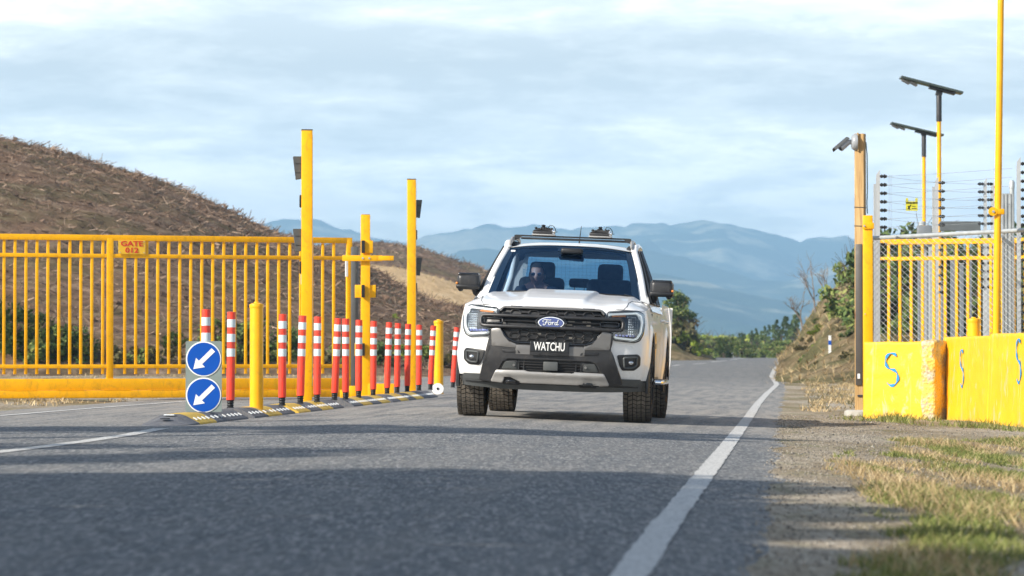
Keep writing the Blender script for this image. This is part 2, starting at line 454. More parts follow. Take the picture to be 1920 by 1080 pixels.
def m_ground():
    m = bpy.data.materials.new('gravel_and_dry_grass'); t = NT(m); o = t.tc()
    st = t.map(o, (1, 0.22, 1), (0, 0, R(4.5))); n1 = t.noise(st, 0.7, 8, 0.62)
    n2 = t.math('ADD', t.math('MULTIPLY', t.noise(o, 38, 6, 0.7), 0.45), t.math('MULTIPLY', t.noise(st, 22, 8, 0.75), 0.55))
    grit = t.ramp(n2, [(0.36, (0.16, 0.13, 0.10)), (0.5, (0.37, 0.315, 0.245)), (0.64, (0.62, 0.55, 0.45))])
    soil = t.ramp(n2, [(0.3, (0.10, 0.075, 0.045)), (0.6, (0.27, 0.21, 0.12)), (0.8, (0.40, 0.33, 0.2))])
    c = t.mix(t.ramp(n1, [(0.42, 0.0), (0.60, 1.0)]), grit, soil)
    gr = t.ramp(t.noise(st, 2.0, 7, 0.65), [(0.5, 0.0), (0.66, 0.6)])
    c = t.mix(gr, c, t.ramp(n2, [(0.3, (0.06, 0.07, 0.02)), (0.7, (0.18, 0.19, 0.06))]))
    t.set(color=c, rough=0.95, spec=0.15); t.bump(t.math('ADD', n2, t.vor(o, 30)), 0.7, 0.02)
    return m
def m_line():
    m = bpy.data.materials.new('worn_white_marking'); t = NT(m); o = t.tc()
    w = t.noise(o, 45, 7, 0.7)
    c = t.ramp(w, [(0.38, (0.15, 0.15, 0.145)), (0.46, (0.46, 0.45, 0.43)), (0.62, (0.62, 0.61, 0.58))])
    t.set(color=c, rough=0.75); t.bump(t.vor(o, 70), 0.4, 0.004)
    return m
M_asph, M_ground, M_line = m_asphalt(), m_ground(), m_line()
def m_hill(name, cols, green=0.0, tan=None, sc=1.0):
    m = bpy.data.materials.new(name); t = NT(m); o = t.tc()
    n1 = t.noise(o, 1.6 * sc, 10, 0.72, 0.4); n2 = t.noise(o, 0.13 * sc, 6, 0.6)
    c = t.ramp(n1, [(0.3, cols[0]), (0.5, cols[1]), (0.68, cols[2])])
    c = t.mix(t.ramp(n2, [(0.4, 0.0), (0.65, 0.6)]), c, t.ramp(n1, [(0.3, cols[1]), (0.7, cols[3])]))
    sp = t.n.new('ShaderNodeSeparateXYZ'); t.l.new(o, sp.inputs[0])
    if green:
        g = t.math('MULTIPLY', t.ramp(t.noise(o, 0.35 * sc, 7, 0.65), [(0.45, 0.0), (0.58, 1.0)]), green)
        c = t.mix(g, c, t.ramp(n1, [(0.3, (0.035, 0.05, 0.015)), (0.7, (0.13, 0.16, 0.05))]))
    if tan:
        x0, x1, z0, z1 = tan
        dx = t.math('MULTIPLY', t.math('SUBTRACT', sp.outputs[0], x0), 1 / (x1 - x0))
        zz = t.math('ADD', sp.outputs[2], t.math('MULTIPLY', dx, (z0 - z1)))
        zz = t.math('ADD', zz, t.math('MULTIPLY', t.noise(o, 0.25, 6, 0.7), 3.0))
        f = t.ramp(t.math('MULTIPLY', t.math('ABSOLUTE', t.math('SUBTRACT', zz, z0 + 1.5)), 0.5), [(0.32, 1.0), (0.5, 0.0)])
        ex = t.ramp(t.math('ADD', t.math('MULTIPLY', t.math('ABSOLUTE', t.math('SUBTRACT', dx, 0.5)), 1.0), 0.0), [(0.42, 1.0), (0.6, 0.0)])
        c = t.mix(t.math('MULTIPLY', f, ex), c, t.ramp(n1, [(0.3, (0.35, 0.25, 0.13)), (0.6, (0.62, 0.48, 0.30))]))
    t.set(color=c, rough=0.95, spec=0.1); t.bump(n1, 0.9, 0.4)
    return m
BR = [(0.055, 0.036, 0.024), (0.20, 0.13, 0.088), (0.44, 0.33, 0.245), (0.30, 0.19, 0.12)]
M_hill1 = m_hill('slash_covered_soil', BR, 0.35)
M_hill3 = m_hill('scrub_hillside', [(0.06, 0.05, 0.026), (0.22, 0.165, 0.09), (0.50, 0.40, 0.25), (0.36, 0.24, 0.14)], 0.6)

def mountain_mat():
    m = bpy.data.materials.new('forested_mountain'); t = NT(m); o = t.tc()
    mp = t.map(o, (0.001, 0.001, 0.0028))
    n1 = t.noise(mp, 3.2, 8, 0.6, 0.6); n2 = t.noise(mp, 42, 6, 0.7)
    c = t.ramp(n2, [(0.35, (0.012, 0.03, 0.02)), (0.7, (0.06, 0.085, 0.045))])
    c = t.mix(t.ramp(n1, [(0.52, 0.0), (0.58, 1.0)]), c, t.ramp(n2, [(0.35, (0.16, 0.17, 0.11)), (0.65, (0.42, 0.40, 0.30))]))
    t.set(color=c, rough=1.0, spec=0.0)
    return m
M_mtn = mountain_mat()

# ------------------------------------------------------------------ ground, road, markings
def frange(a, b, s):
    r = []
    while a < b - 1e-6: r.append(a); a += s
    return r
def sheet(name, xs, ys, zf, mat, kind='structure'):
    mb = MB(); nx, ny = len(xs), len(ys)
    mb.v = [(x, y, zf(x, y)) for y in ys for x in xs]
    mb.f = [(j * nx + i, j * nx + i + 1, (j + 1) * nx + i + 1, (j + 1) * nx + i) for j in range(ny - 1) for i in range(nx - 1)]
    mb.m = [0] * len(mb.f)
    o = mb.build(name, mat, smooth=180, fix=False)
    return tag(o, kind=kind)
def gnd(x, y):
    u = x - line_x(y)
    z = gz(x, y) - 0.004
    if 6 < y < 200:
        on_road = (-8.6 < u < 0.35)
        k = 0.0 if on_road else min(1.0, (max(u - 0.35, -8.6 - u)) / 1.2)
        z += k * ss(.5, 2.5, abs(u + 4.1) - 4.4) * (0.03 * noise.noise((x * 0.5, y * 0.3, 0)) + 0.012 * noise.noise((x * 3.1, y * 1.1, 4)))
        z += 0.012 * k
    elif y >= 200: z -= 0.004 * 0 
    return z - 0.02 * ss(-8.9, -8.4, u) * (1 - ss(0.0, 0.4, u))
xs = [-9000, -5000, -2500, -1200, -600, -300, -150, -90, -60, -45, -35] + frange(-28, -7, 1.0) + frange(-7, 14, 0.22) + frange(14, 40, 1.2) + [45, 60, 90, 150, 300, 600, 1200, 2500, 5000, 9000]
ys = [-9000, -3000, -800, -200, -90, -40, -20] + frange(-12, 8, 2) + frange(8, 60, 0.25) + frange(60, 130, 1.0) + frange(130, 320, 5) + [340, 380, 450, 600, 900, 1300, 2000, 3500, 6000, 12000, 20000]
sheet('ground', xs, ys, gnd, M_ground)
# road sheet: its right shoulder edge is ragged
mb = MB(); rows = frange(-60, 8, 4) + frange(8, 70, 0.3) + frange(70, 300, 2.5) + [305, 320, 350]
NU = 34
for y in rows:
    er = 0.42 + 0.22 * noise.noise((y * 0.6, 0, 0)) + 0.14 * noise.noise((y * 2.3, 3, 0)) + 0.5 * (1 - ss(28, 38, y)) * 0.2
    el = -8.1 + 0.1 * noise.noise((y * 0.8, 7, 0))
    for i in range(NU + 1):
        x = line_x(y) + lerp(el, er, i / NU); mb.v.append((x, y, gz(x, y) + (0 if 0 < i < NU else -0.012)))
for j in range(len(rows) - 1):
    for i in range(NU): a = j * (NU + 1) + i; mb.f.append((a, a + 1, a + NU + 2, a + NU + 1)); mb.m.append(0)
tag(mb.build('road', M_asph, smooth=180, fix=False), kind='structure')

def marking(name, pts, width, dz=0.004, rag=0.006):
    """pts: ground points along the middle of the line"""
    out = []
    for a, b in zip(pts, pts[1:]):
        n = max(1, int((b - a).length / 0.18)) if a.y < 60 else max(1, int((b - a).length / 2))
        out += [a.lerp(b, i / n) for i in range(n)]
    out.append(pts[-1]); mb = MB()
    for i, p in enumerate(out):
        t = (out[min(i + 1, len(out) - 1)] - out[max(0, i - 1)]); nrm = Vector((t.y, -t.x, 0)).normalized()
        w1 = width / 2 + random.uniform(-rag, rag); w2 = width / 2 + random.uniform(-rag, rag)
        for q in (p - nrm * w1, p + nrm * w2): mb.v.append((q.x, q.y, gz(q.x, q.y) + dz))
    for i in range(len(out) - 1): mb.f.append((2 * i, 2 * i + 1, 2 * i + 3, 2 * i + 2)); mb.m.append(0)
    return tag(mb.build(name, M_line, fix=False), kind='structure')
def pline(*px): return [G(x, y) for x, y in px]
marking('road_edge_line', [Vector((line_x(3), 3, 0))] + pline((1180, 1080), (1244, 990), (1310, 905), (1372, 825), (1402, 785), (1420, 758), (1438, 738), (1457, 721), (1446, 706), (1452, 692), (1474, 674)), 0.115)
marking('road_lane_line', pline((-260, 876), (-100, 860), (60, 841), (160, 828), (240, 816), (302, 804)), 0.13)
marking('far_road_line', pline((-200, 797), (0, 780), (170, 766), (345, 753), (520, 738), (640, 727)), 0.11)
for k, (a, b) in enumerate([((1262, 686), (1275, 684)), ((1300, 683), (1322, 681)), ((1334, 679), (1362, 676)), ((1370, 675), (1400, 671))]):
    marking('road_centre_line', pline(a, b), 0.16)
marking('road_side_line', pline((1262, 676), (1300, 672), (1335, 668)), 0.13)

# ------------------------------------------------------------------ hills
def hill(name, Y, front, back, sil, mat, seed, amp, stepx, ny, fr=1.0, power=1.0, rough=0.8, shear=0.0):
    X0 = at(sil[0][0], 600, Y).x; X1 = at(sil[-1][0], 600, Y).x
    pts = [(at(px, py, Y).x, at(px, py, Y).z) for px, py in sil]
    nx = int((X1 - X0) / stepx); mb = MB()
    for j in range(ny + 1):
        v = j / ny; y = Y - front + (front + back) * v
        for i in range(nx + 1):
            x = X0 + (X1 - X0) * i / nx
            h = interp(pts, x); x += shear * (y - Y)
            if y <= Y: k = math.sin(PI / 2 * min(1, (y - Y + front) / front)) ** power
            else: k = 1 - 0.45 * ((y - Y) / back) ** 1.5
            n = noise.fractal((x * fr, y * fr, seed), rough, 2.1, 6)
            g = gz(x, min(y, 300)) - 0.3
            z = g + (h - g) * k + n * amp * min(1, k * 2)
            mb.v.append((x, y, z))
    for j in range(ny):
        for i in range(nx): a = j * (nx + 1) + i; mb.f.append((a, a + 1, a + nx + 2, a + nx + 1)); mb.m.append(0)
    o = mb.build(name, mat, smooth=180, fix=False)
    tag(o, kind='structure')
    return mb, nx
H1, H1n = hill('slash_hill', 128, 44, 60, [(-900, 250), (-400, 240), (0, 266), (60, 276), (100, 285), (200, 314), (320, 349), (420, 394), (530, 446), (600, 470), (640, 486), (690, 500), (745, 538), (800, 564), (870, 582), (1000, 630), (1060, 672)], M_hill1, 3.1, 0.16, 0.22, 110, 0.8, 0.8)
H2, H2n = hill('dark_back_hill', 262, 50, 60, [(380, 520), (480, 490), (560, 472), (640, 459), (700, 457), (760, 462), (830, 480), (900, 505), (980, 537), (1060, 565), (1150, 598), (1230, 625), (1262, 640), (1310, 668)], M_hill1, 9.1, 0.25, 0.5, 60, 0.5)
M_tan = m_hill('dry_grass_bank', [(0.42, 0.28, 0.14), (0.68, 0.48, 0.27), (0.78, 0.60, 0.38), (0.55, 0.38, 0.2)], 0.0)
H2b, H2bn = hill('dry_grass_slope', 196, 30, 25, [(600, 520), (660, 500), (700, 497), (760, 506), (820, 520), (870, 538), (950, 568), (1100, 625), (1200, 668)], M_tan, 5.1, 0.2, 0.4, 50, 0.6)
H3, H3n = hill('scrub_hill', 118, 40, 60, [(1466, 674), (1486, 655), (1502, 628), (1532, 590), (1562, 552), (1592, 516), (1622, 494), (1700, 492), (1800, 488), (2000, 480), (2500, 470)], M_hill3, 6.7, 0.34, 0.2, 90, 0.8, shear=0.082)

def mountains(name, Y, depth, sil, seed, spur, base=-60):
    pts = [(at(px, py, Y).x, at(px, py, Y).z) for px, py in sil]
    X0, X1 = pts[0][0], pts[-1][0]; nx = 560; ny = 60; mb = MB()
    for j in range(ny + 1):
        v = j / ny; y = Y - depth * (1 - v)
        for i in range(nx + 1):
            x = X0 + (X1 - X0) * i / nx; h = interp(pts, x)
            r = 1 - abs(noise.noise((x * 0.0021 + 0.35 * v, v * 0.9, seed))) * 2.0
            r2 = noise.fractal((x * 0.006, y * 0.006, seed), 0.75, 2.1, 7)
            k = max(0, v) ** (0.75 + 0.9 * (1 - r))
            z = base + (h - base) * k + r2 * spur * (0.45 + 1.3 * math.sin(PI * min(1, v * 1.02))) + (r - .5) * spur * 3.0 * math.sin(PI * min(1, v))
            z += noise.fractal((x * 0.035, y * 0.02, seed), 0.8, 2.1, 4) * spur * 0.42
            mb.v.append((x, y, z))
    for i in range(nx + 1):
        x, y, z = mb.v[ny * (nx + 1) + i]; mb.v.append((x, y + depth * 0.08, z - 150))
    for j in range(ny + 1):
        for i in range(nx): a = j * (nx + 1) + i; mb.f.append((a, a + 1, a + nx + 2, a + nx + 1)); mb.m.append(0)
    tag(mb.build(name, M_mtn, smooth=180, fix=False), kind='structure')
mountains('far_mountains', 6500, 2000, [(-3500, 380), (-1500, 400), (-400, 440), (300, 425), (440, 428), (530, 416), (600, 420), (680, 440), (745, 457), (800, 446), (850, 433), (910, 421), (950, 425), (1000, 418), (1050, 430), (1100, 427), (1160, 425), (1200, 421), (1240, 422), (1290, 417), (1325, 409), (1362, 419), (1420, 427), (1460, 440), (1500, 450), (1560, 441), (1600, 447), (1650, 440), (1760, 446), (1920, 450), (2400, 430), (4500, 400)], 2.2, 14)
mountains('middle_mountains', 5000, 1500, [(-3000, 520), (-800, 500), (300, 520), (600, 500), (700, 515), (800, 492), (870, 470), (940, 468), (1000, 480), (1100, 474), (1200, 470), (1260, 478), (1330, 500), (1420, 526), (1500, 522), (1570, 494), (1640, 484), (1800, 480), (2300, 470), (4000, 500)], 8.2, 9)
mountains('near_mountains', 3900, 1100, [(-2500, 570), (0, 560), (700, 560), (900, 540), (1100, 522), (1230, 514), (1330, 532), (1400, 549), (1480, 562), (1560, 558), (1700, 540), (2300, 545), (3600, 560)], 4.9, 6)

# ------------------------------------------------------------------ vegetation
def leaf_quads(mb, c, n, rad, size, flat=1.0, tri=False):
    for _ in range(n):
        while True:
            d = Vector((random.uniform(-1, 1), random.uniform(-1, 1), random.uniform(-1, 1)))
            if d.length <= 1: break
        d = d * (0.55 + 0.45 * random.random())
        p = Vector(c) + Vector((d.x * rad[0], d.y * rad[1], d.z * rad[2]))
        a = Vector((random.gauss(0, 1), random.gauss(0, 1), random.gauss(0, flat))).normalized()
        b = a.orthogonal().normalized(); s = size * random.uniform(0.6, 1.4)
        mb.add([p - a * s, p - b * s * 0.5, p + a * s, p + b * s * 0.5], [(0, 1, 2, 3)])
def crown(seed, R0, H, clumps, leaves, size, z0=0.0, shape='round'):
    random.seed(seed); mb = MB()
    for k in range(clumps):
        a = random.uniform(0, 2 * PI); h = random.random()
        if shape == 'cone': rr = R0 * (1 - h) * (0.9 + 0.2 * random.random()); 
        else: rr = R0 * math.sqrt(max(0.05, 1 - (2 * h - 0.8) ** 2 / 1.5)) * random.uniform(0.2, 1.0)
        c = (rr * math.cos(a), rr * math.sin(a), z0 + h * H)
        cr = R0 * random.uniform(0.2, 0.42) * (1.0 if shape != 'cone' else (1.15 - h))
        leaf_quads(mb, c, leaves, (cr, cr, cr * 0.75), size)
    return mb
def branches(mb, p, d, L, r, depth, spread=0.55, n=3, bend=0.15):
    pts = [Vector(p)]; q = Vector(p); dd = Vector(d).normalized()
    for i in range(4):
        dd = (dd + Vector((random.gauss(0, bend), random.gauss(0, bend), random.gauss(0.03, bend)))).normalized()
        q = q + dd * L / 4; pts.append(q.copy())
    mb.tube(pts, r, 6, r2=r * 0.55)
    if depth > 0:
        for k in range(n):
            t = random.choice([2, 3, 4]); 
            nd = (dd + Vector((random.gauss(0, spread), random.gauss(0, spread), random.gauss(0.1, spread * 0.6)))).normalized()
            branches(mb, pts[t], nd, L * random.uniform(0.5, 0.75), r * 0.5, depth - 1, spread, n, bend)
def make_tree(name, label, cat, group, seed, R0, H, z0, clumps, leaves, size, leafm, trunk_r, shape='round', depth=1):
    t = empty(name, (0, 0, 0), label, cat, group)
    crown(seed, R0, H, clumps, leaves, size, z0, shape).build('crown', leafm, t, fix=False)
    random.seed(seed + 1); b = MB()
    b.tube([(0, 0, -0.3), (random.uniform(-.1, .1), random.uniform(-.1, .1), z0 + H * 0.45), (0, 0, z0 + H * 0.8)], [trunk_r, trunk_r * 0.7, trunk_r * 0.3], 8)
    if depth and shape != 'cone':
        for k in range(5):
            a = random.uniform(0, 2 * PI)
            branches(b, (0, 0, z0 + H * random.uniform(0.0, 0.4)), (math.cos(a), math.sin(a), 0.7), R0 * 0.9, trunk_r * 0.45, 1)
    b.build('trunk', M_bark, t, smooth=60)
    return t
def on_hill(px, py, Y0=60, Y1=300, dz=0.0):
    """nearest hill surface behind a pixel"""
    d = ray(px, py); best = None
    for Hm, nx in ((H1, H1n), (H2b, H2bn), (H2, H2n), (H3, H3n)):
        rows = len(Hm.v) // (nx + 1)
        for j in range(rows):
            x0 = Hm.v[j * (nx + 1)][0]; x1 = Hm.v[j * (nx + 1) + nx][0]
            y = Hm.v[j * (nx + 1)][1]; t = y / d.y; x = d.x * t; z = CAMZ + d.z * t
            if x < x0 or x > x1: continue
            i = int((x - x0) / (x1 - x0) * nx)
            if Hm.v[j * (nx + 1) + min(i, nx)][2] > z:
                if best is None or y < best.y: best = Vector((x, y, z))
                break
    return best
# shrubs: three kinds, copied over the two hills
protoA = make_tree('shrub', 'bushy dark green shrub on the hillside', 'shrub', 'shrubs on the slopes', 11, 0.9, 1.1, 0.15, 16, 60, 0.08, M_leaf_dark, 0.04)
protoB = make_tree('shrub', 'olive brown scrubby bush on the hillside', 'shrub', 'scrubby bushes on the slopes', 12, 0.8, 0.8, 0.1, 14, 60, 0.08, M_leaf_olive, 0.03)
protoC = make_tree('shrub', 'bright yellow green bush on the hillside', 'shrub', 'yellow green bushes', 13, 0.8, 0.9, 0.1, 14, 60, 0.08, M_leaf_lime, 0.03)
protoD = make_tree('shrub', 'mid green bush at the foot of the slope', 'shrub', 'green bushes at the foot of the slopes', 14, 0.9, 0.9, 0.1, 15, 70, 0.07, M_leaf_mid, 0.03)
used = set()
def put(proto, px, py, s, label=None, ysq=1.0, group=None, p=None):
    p = p or on_hill(px, py) or G(px, py)
    o = proto if proto.name not in used else copy_tree(proto)
    used.add(proto.name) if o is proto else None
    o.location = (p.x, p.y, p.z - 0.05); o.scale = (s, s, s * ysq)
    o.rotation_euler = (0, 0, random.uniform(0, 6.28))
    if label: o['label'] = label
    if group: o['group'] = group
    return o
random.seed(21)
L1 = 'green bushes at the foot of the brown hill, seen between the gate bars'
def zone(px, py):
    if px < 200: return 'thick green bush left of the gate stile, behind the bars', 'thick bushes behind the left bars of the gate'
    if px < 360: return 'sparse bush behind the gate between its stile and the keep-left sign', 'sparse bushes behind the middle of the gate'
    if px < 560: return 'green bush behind the gate bars near the nearer bollard', 'bushes behind the gate near the bollard'
    if px < 700: return 'low bush behind the gate end and the latch post', 'low bushes behind the latch post'
    if px < 900: return 'low green bush at the hill foot between latch post and pickup', 'low bushes behind the orange posts'
    if px < 1545: return 'scrubby bush on the left shoulder of the scrub hill', 'bushes on the left shoulder of the scrub hill'
    if px < 1615: return 'bush on the scrub hill just left of the timber post', 'bushes beside the timber post'
    return 'dark bush behind the chain link fence and barred gate', 'dark bushes behind the chain link fence'
LST = [(20, 690, 1.5, protoA), (62, 680, 1.4, protoA), (104, 684, 1.3, protoD), (140, 690, 1.1, protoA), (165, 678, 0.9, protoD), (10, 640, 1.1, protoA), (80, 640, 0.9, protoD),
       (225, 690, 0.9, protoB), (262, 696, 0.8, protoD), (300, 690, 0.9, protoB), (330, 665, 0.8, protoD), (452, 660, 1.0, protoD), (478, 680, 1.2, protoA), (425, 690, 0.9, protoA), (400, 640, .8, protoD),
       (515, 690, 0.9, protoD), (548, 668, 0.8, protoA), (610, 690, 0.8, protoB), (640, 680, 0.8, protoD), (705, 680, 0.7, protoD), (722, 690, 0.8, protoA), (745, 676, 0.6, protoC),
       (800, 690, 0.8, protoD), (840, 694, 0.8, protoB), (776, 680, .7, protoA), (742, 600, 0.3, protoC)]
LST += [(1500, 660, .25, protoB), (1516, 648, .3, protoB), (1533, 634, .4, protoC), (1548, 612, .25, protoB), (1566, 590, .25, protoB), (1585, 575, .25, protoD), (1590, 612, .25, protoA),
        (1598, 645, .35, protoA), (1580, 550, .2, protoB), (1597, 520, .3, protoA), (1592, 680, .35, protoB), (1602, 590, .2, protoA), (1536, 655, .25, protoC)]
for q in range(26):
    qx = 1490 + 115 * random.random(); top_ = interp([(1490, 650), (1532, 592), (1562, 556), (1605, 505)], qx); LST.append((qx, lerp(top_ + 4, 685, random.random()), random.uniform(.12, .26), (protoB, protoD, protoB, protoB)[q % 4]))
for q in range(34): LST.append((1622 + (q % 12) * 31 + random.uniform(-8, 8), 540 + (q // 12) * 45 + random.uniform(-8, 8), random.uniform(.9, 1.4), protoA if q % 3 else protoD))
for (px, py, s, pr) in LST:
    p = on_hill(px, py)
    if p is None or (abs(px - 1556) < 16 and py > 600): continue
    lb, gp = zone(px, py); put(pr, px, py, s * (.72 if px < 900 else 1), lb, group=gp, p=p)
# young pines along the road's far bend
pine = make_tree('pine_tree', 'young dark green pine in the row beyond the bend of the road', 'pine tree', 'young pines beyond the bend', 31, 0.85, 2.5, 0.2, 30, 34, 0.10, M_leaf_dark, 0.05, 'cone')
random.seed(5)
for k in range(34):
    px = 1290 + 210 * (k + random.random() * 0.8) / 34; Y = random.uniform(235, 285)
    top = interp([(1290, 648), (1330, 640), (1400, 624), (1440, 610), (1480, 590), (1510, 575)], px) + random.uniform(-4, 12)
    base = at(px, 668, Y); base.z = gz(base.x, Y) - 0.2; tz = at(px, top, Y).z
    o = put(pine, 0, 0, 1.0, p=base); h = (tz - base.z) / 2.75; o.scale = (h * 0.95, h * 0.95, h)
lime = protoC
for k in range(12):
    px = 1268 + k * 14 + random.uniform(-4, 4); Y = 300
    base = at(px, 664, Y); base.z = gz(base.x, Y) - 0.3
    put(lime, 0, 0, random.uniform(1.5, 2.2), 'sunlit yellow green bush behind the young pines at the bend', group='sunlit bushes behind the young pines', p=base)
for k in range(16):
    px = 1300 + k * 12; Y = 215 + random.uniform(-10, 10)
    base = at(px, 668, Y); base.z = gz(base.x, Y) - 0.15
    put(protoD if k % 3 else protoB, 0, 0, random.uniform(0.9, 1.4), 'low green scrub in front of the young pines', group='low scrub in front of the young pines', p=base)
for (px, py, Y, s, pr) in [(1268, 660, 165, 1.5, protoB), (1286, 664, 165, 1.1, protoC), (1300, 668, 170, 0.9, protoB), (1262, 640, 170, 1.5, protoB), (1280, 648, 175, 1.2, protoC), (1318, 668, 180, .7, protoC), (1240, 650, 165, 1.4, protoB)]:
    base = at(px, py, Y); put(pr, 0, 0, s, 'scrubby bush on the bank left of the bend, behind the white pickup', group='bushes on the bank behind the pickup', p=base)
bank = MB()
hill('roadside_bank', 172, 14, 10, [(1100, 610), (1200, 615), (1250, 625), (1275, 645), (1300, 660), (1330, 670)], M_hill3, 2.0, 0.15, 0.2, 30)
tl = make_tree('broadleaf_tree', 'round green tree on the bank behind the mirror of the pickup', 'tree', None, 41, 1.15, 2.0, 0.5, 34, 110, 0.07, M_leaf_mid, 0.08)
p = at(1272, 640, 168); tl.location = (p.x, p.y, p.z - 0.3); tl.scale = (1, 1, 1)
tl = make_tree('broadleaf_tree', 'darker tree at the top of the scrubby hill beside the timber post', 'tree', None, 42, 0.7, 1.1, 0.3, 20, 90, 0.06, M_leaf_dark, 0.05)
p = on_hill(1598, 512); tl.location = p; tl.scale = (.3, .3, .36)
for k, (px, py, h, lab, lean) in enumerate([(1532, 600, 1.25, 'tall bare dead tree forking above the scrubby hill', -0.25), (1508, 628, .95, 'lower bare dead tree left of the taller one on the scrubby hill', -0.35), (1556, 572, .8, 'thin bare dead tree nearest the timber post on the scrubby hill', -0.5)]):
    random.seed(60 + k); b = MB()
    t = empty('dead_tree', (on_hill(px, py) or at(px, py, 118)), lab, 'dead tree')
    b.tube([(0, 0, -0.2), (lean * 0.3 * h, 0, h * 0.5)], 0.035, 6, r2=0.025); b.build('trunk', M_deadbark, t)
    b = MB()
    for _ in range(3): branches(b, (lean * 0.3 * h, 0, h * 0.48), (lean + random.uniform(-.4, .4), 0, 0.9), h * 0.55, 0.022, 3, 0.45, 3)
    b.build('branches', M_deadbark, t, fix=False)

# logging slash: sticks, stumps and chips too many to count
random.seed(77); mb = MB()
def slash(Hm, nx, count, L0, L1, r, jr=(0.03, 0.75)):
    rows_ = len(Hm.v) // (nx + 1)
    for _ in range(count):
        j = int(random.uniform(*jr) * rows_); i = random.randrange(nx)
        p = Vector(Hm.v[j * (nx + 1) + i]) + Vector((random.uniform(-.2, .2), random.uniform(-.2, .2), 0.03))
        d = Vector((random.gauss(0, 1), random.gauss(0, .7), random.gauss(0.12, 0.35))).normalized() * random.uniform(L0, L1)
        w = d.orthogonal().normalized() * r * random.uniform(0.4, 1.6); w2 = d.cross(w).normalized() * w.length
        mb.add([p - w, p + w * .5 + w2, p + w * .5 - w2, p + d - w * .5, p + d + w * .3 + w2 * .5, p + d + w * .3 - w2 * .5], [(0, 1, 4, 3), (1, 2, 5, 4), (2, 0, 3, 5), (3, 4, 5)])
slash(H1, H1n, 60000, 0.06, 0.32, 0.011)
slash(H1, H1n, 2500, 0.15, 0.45, 0.018, (.03, .6))
slash(H2, H2n, 12000, 0.15, 0.5, 0.022)
slash(H1, H1n, 900, 0.06, 0.2, 0.06)
tag(mb.build('logging_slash', M_slash, fix=False), 'dead branches and chips strewn over the brown hill', 'slash', kind='stuff')
random.seed(78); mb = MB()
for _ in range(30000):
    j = int(random.uniform(0.0, 0.75) * 90); i = random.randrange(H3n)
    p = Vector(H3.v[j * (H3n + 1) + i]); d = Vector((random.gauss(0, .12), random.gauss(0, .12), random.uniform(0.06, 0.22)))
    w = Vector((random.gauss(0, 1), random.gauss(0, 1), 0)).normalized() * 0.012
    mb.add([p - w, p + w, p + d], [(0, 1, 2)])
for _ in range(2500):
    j = int(random.uniform(0.0, 0.9) * 50); i = random.randrange(H2bn)
    p = Vector(H2b.v[j * (H2bn + 1) + i]); d = Vector((random.gauss(0, .15), random.gauss(0, .15), random.uniform(0.08, 0.22)))
    w = Vector((random.gauss(0, 1), random.gauss(0, 1), 0)).normalized() * 0.02
    mb.add([p - w, p + w, p + d], [(0, 1, 2)])
tag(mb.build('dry_hill_grass', M_dry, fix=False), 'dry straw coloured grass on the slopes', 'grass', kind='stuff')

# verge grass, right foreground
def blades(n, region, hmin, hmax, w, thr, seed, lean=0.35):
    random.seed(seed); mb = MB(); c = 0
    while c < n:
        x, y = region(); dens = noise.fractal((x * 2.2, y * 0.32, seed * 1.7), 0.8, 2.0, 4)
        c += 1
        if dens < thr + random.uniform(-.12, .12): continue
        h = random.uniform(hmin, hmax) * (0.7 + 0.6 * max(0, dens)); a = random.uniform(0, 2 * PI)
        d = Vector((random.gauss(0, lean) * h, random.gauss(0, lean) * h, h)); b = Vector((math.cos(a), math.sin(a), 0)) * w
        p = Vector((x, y, gnd(x, y) - 0.004)); m = p + d * 0.55 + Vector((0, 0, h * 0.06))
        mb.add([p - b, p + b, m + b * .7, m - b * .7, p + d], [(0, 1, 2, 3), (3, 2, 4)])
    return mb
def rverge():
    while True:
        y = random.uniform(8, 31); x = line_x(y) + random.uniform(0.5, 5.0) 
        u = x - line_x(y)
        if u > 0.82 + 0.35 * noise.noise((y * 0.5, 0, 5)) + 0.25 * noise.noise((y * 1.7, 0, 9)) + 0.6 * max(0, (y - 24.5) / 6) and x < y * 0.16 + 1.2: return x, y
tag(blades(130000, rverge, 0.010, 0.055, 0.0026, 0.03, 3, 0.7).build('verge_grass', M_grass, fix=False), 'patchy green grass on the right verge', 'grass', kind='stuff')
tag(blades(45000, rverge, 0.012, 0.09, 0.002, 0.05, 8, 0.9).build('dry_verge_grass', M_dry, fix=False), 'dry straw stalks on the right verge', 'dry grass', kind='stuff')
def bbase():
    while True:
        t = random.random(); y = lerp(41.5, 34.0, t) + random.gauss(-0.25, 0.35); x = lerp(4.0, 5.4, t) + random.uniform(-0.3, 0.5)
        return x, y
tag(blades(3500, bbase, 0.03, 0.12, 0.004, -0.1, 12, 0.5).build('weed_grass', M_grass, fix=False), 'weeds along the foot of the yellow blocks', 'weeds', kind='stuff')
def lverge():
    while True:
        y = random.uniform(42, 84); x = random.uniform(-y * 0.16 - 1, line_x(y) - 8.0)
        return x, y
tag(blades(14000, lverge, 0.02, 0.08, 0.006, 0.08, 15, 0.5).build('far_verge_grass', [M_dry], fix=False), 'dry grass beyond the far lane', 'grass', kind='stuff')
def fverge():
    while True:
        y = random.uniform(46, 95); u = random.uniform(.4, 5); x = line_x(y) + u
        if u > 0.75 + 0.4 * noise.noise((y * .2, 0, 2)): return x, y
tag(blades(26000, fverge, 0.02, 0.11, 0.005, 0.0, 17, 0.7).build('shoulder_grass', M_dry, fix=False), 'dry grass along the shoulder beyond the timber post', 'grass', kind='stuff')
tag(blades(12000, fverge, 0.02, 0.09, 0.006, 0.05, 19, 0.6).build('shoulder_weeds', M_leaf_olive, fix=False), 'olive weeds along the shoulder beyond the timber post', 'weeds', kind='stuff')
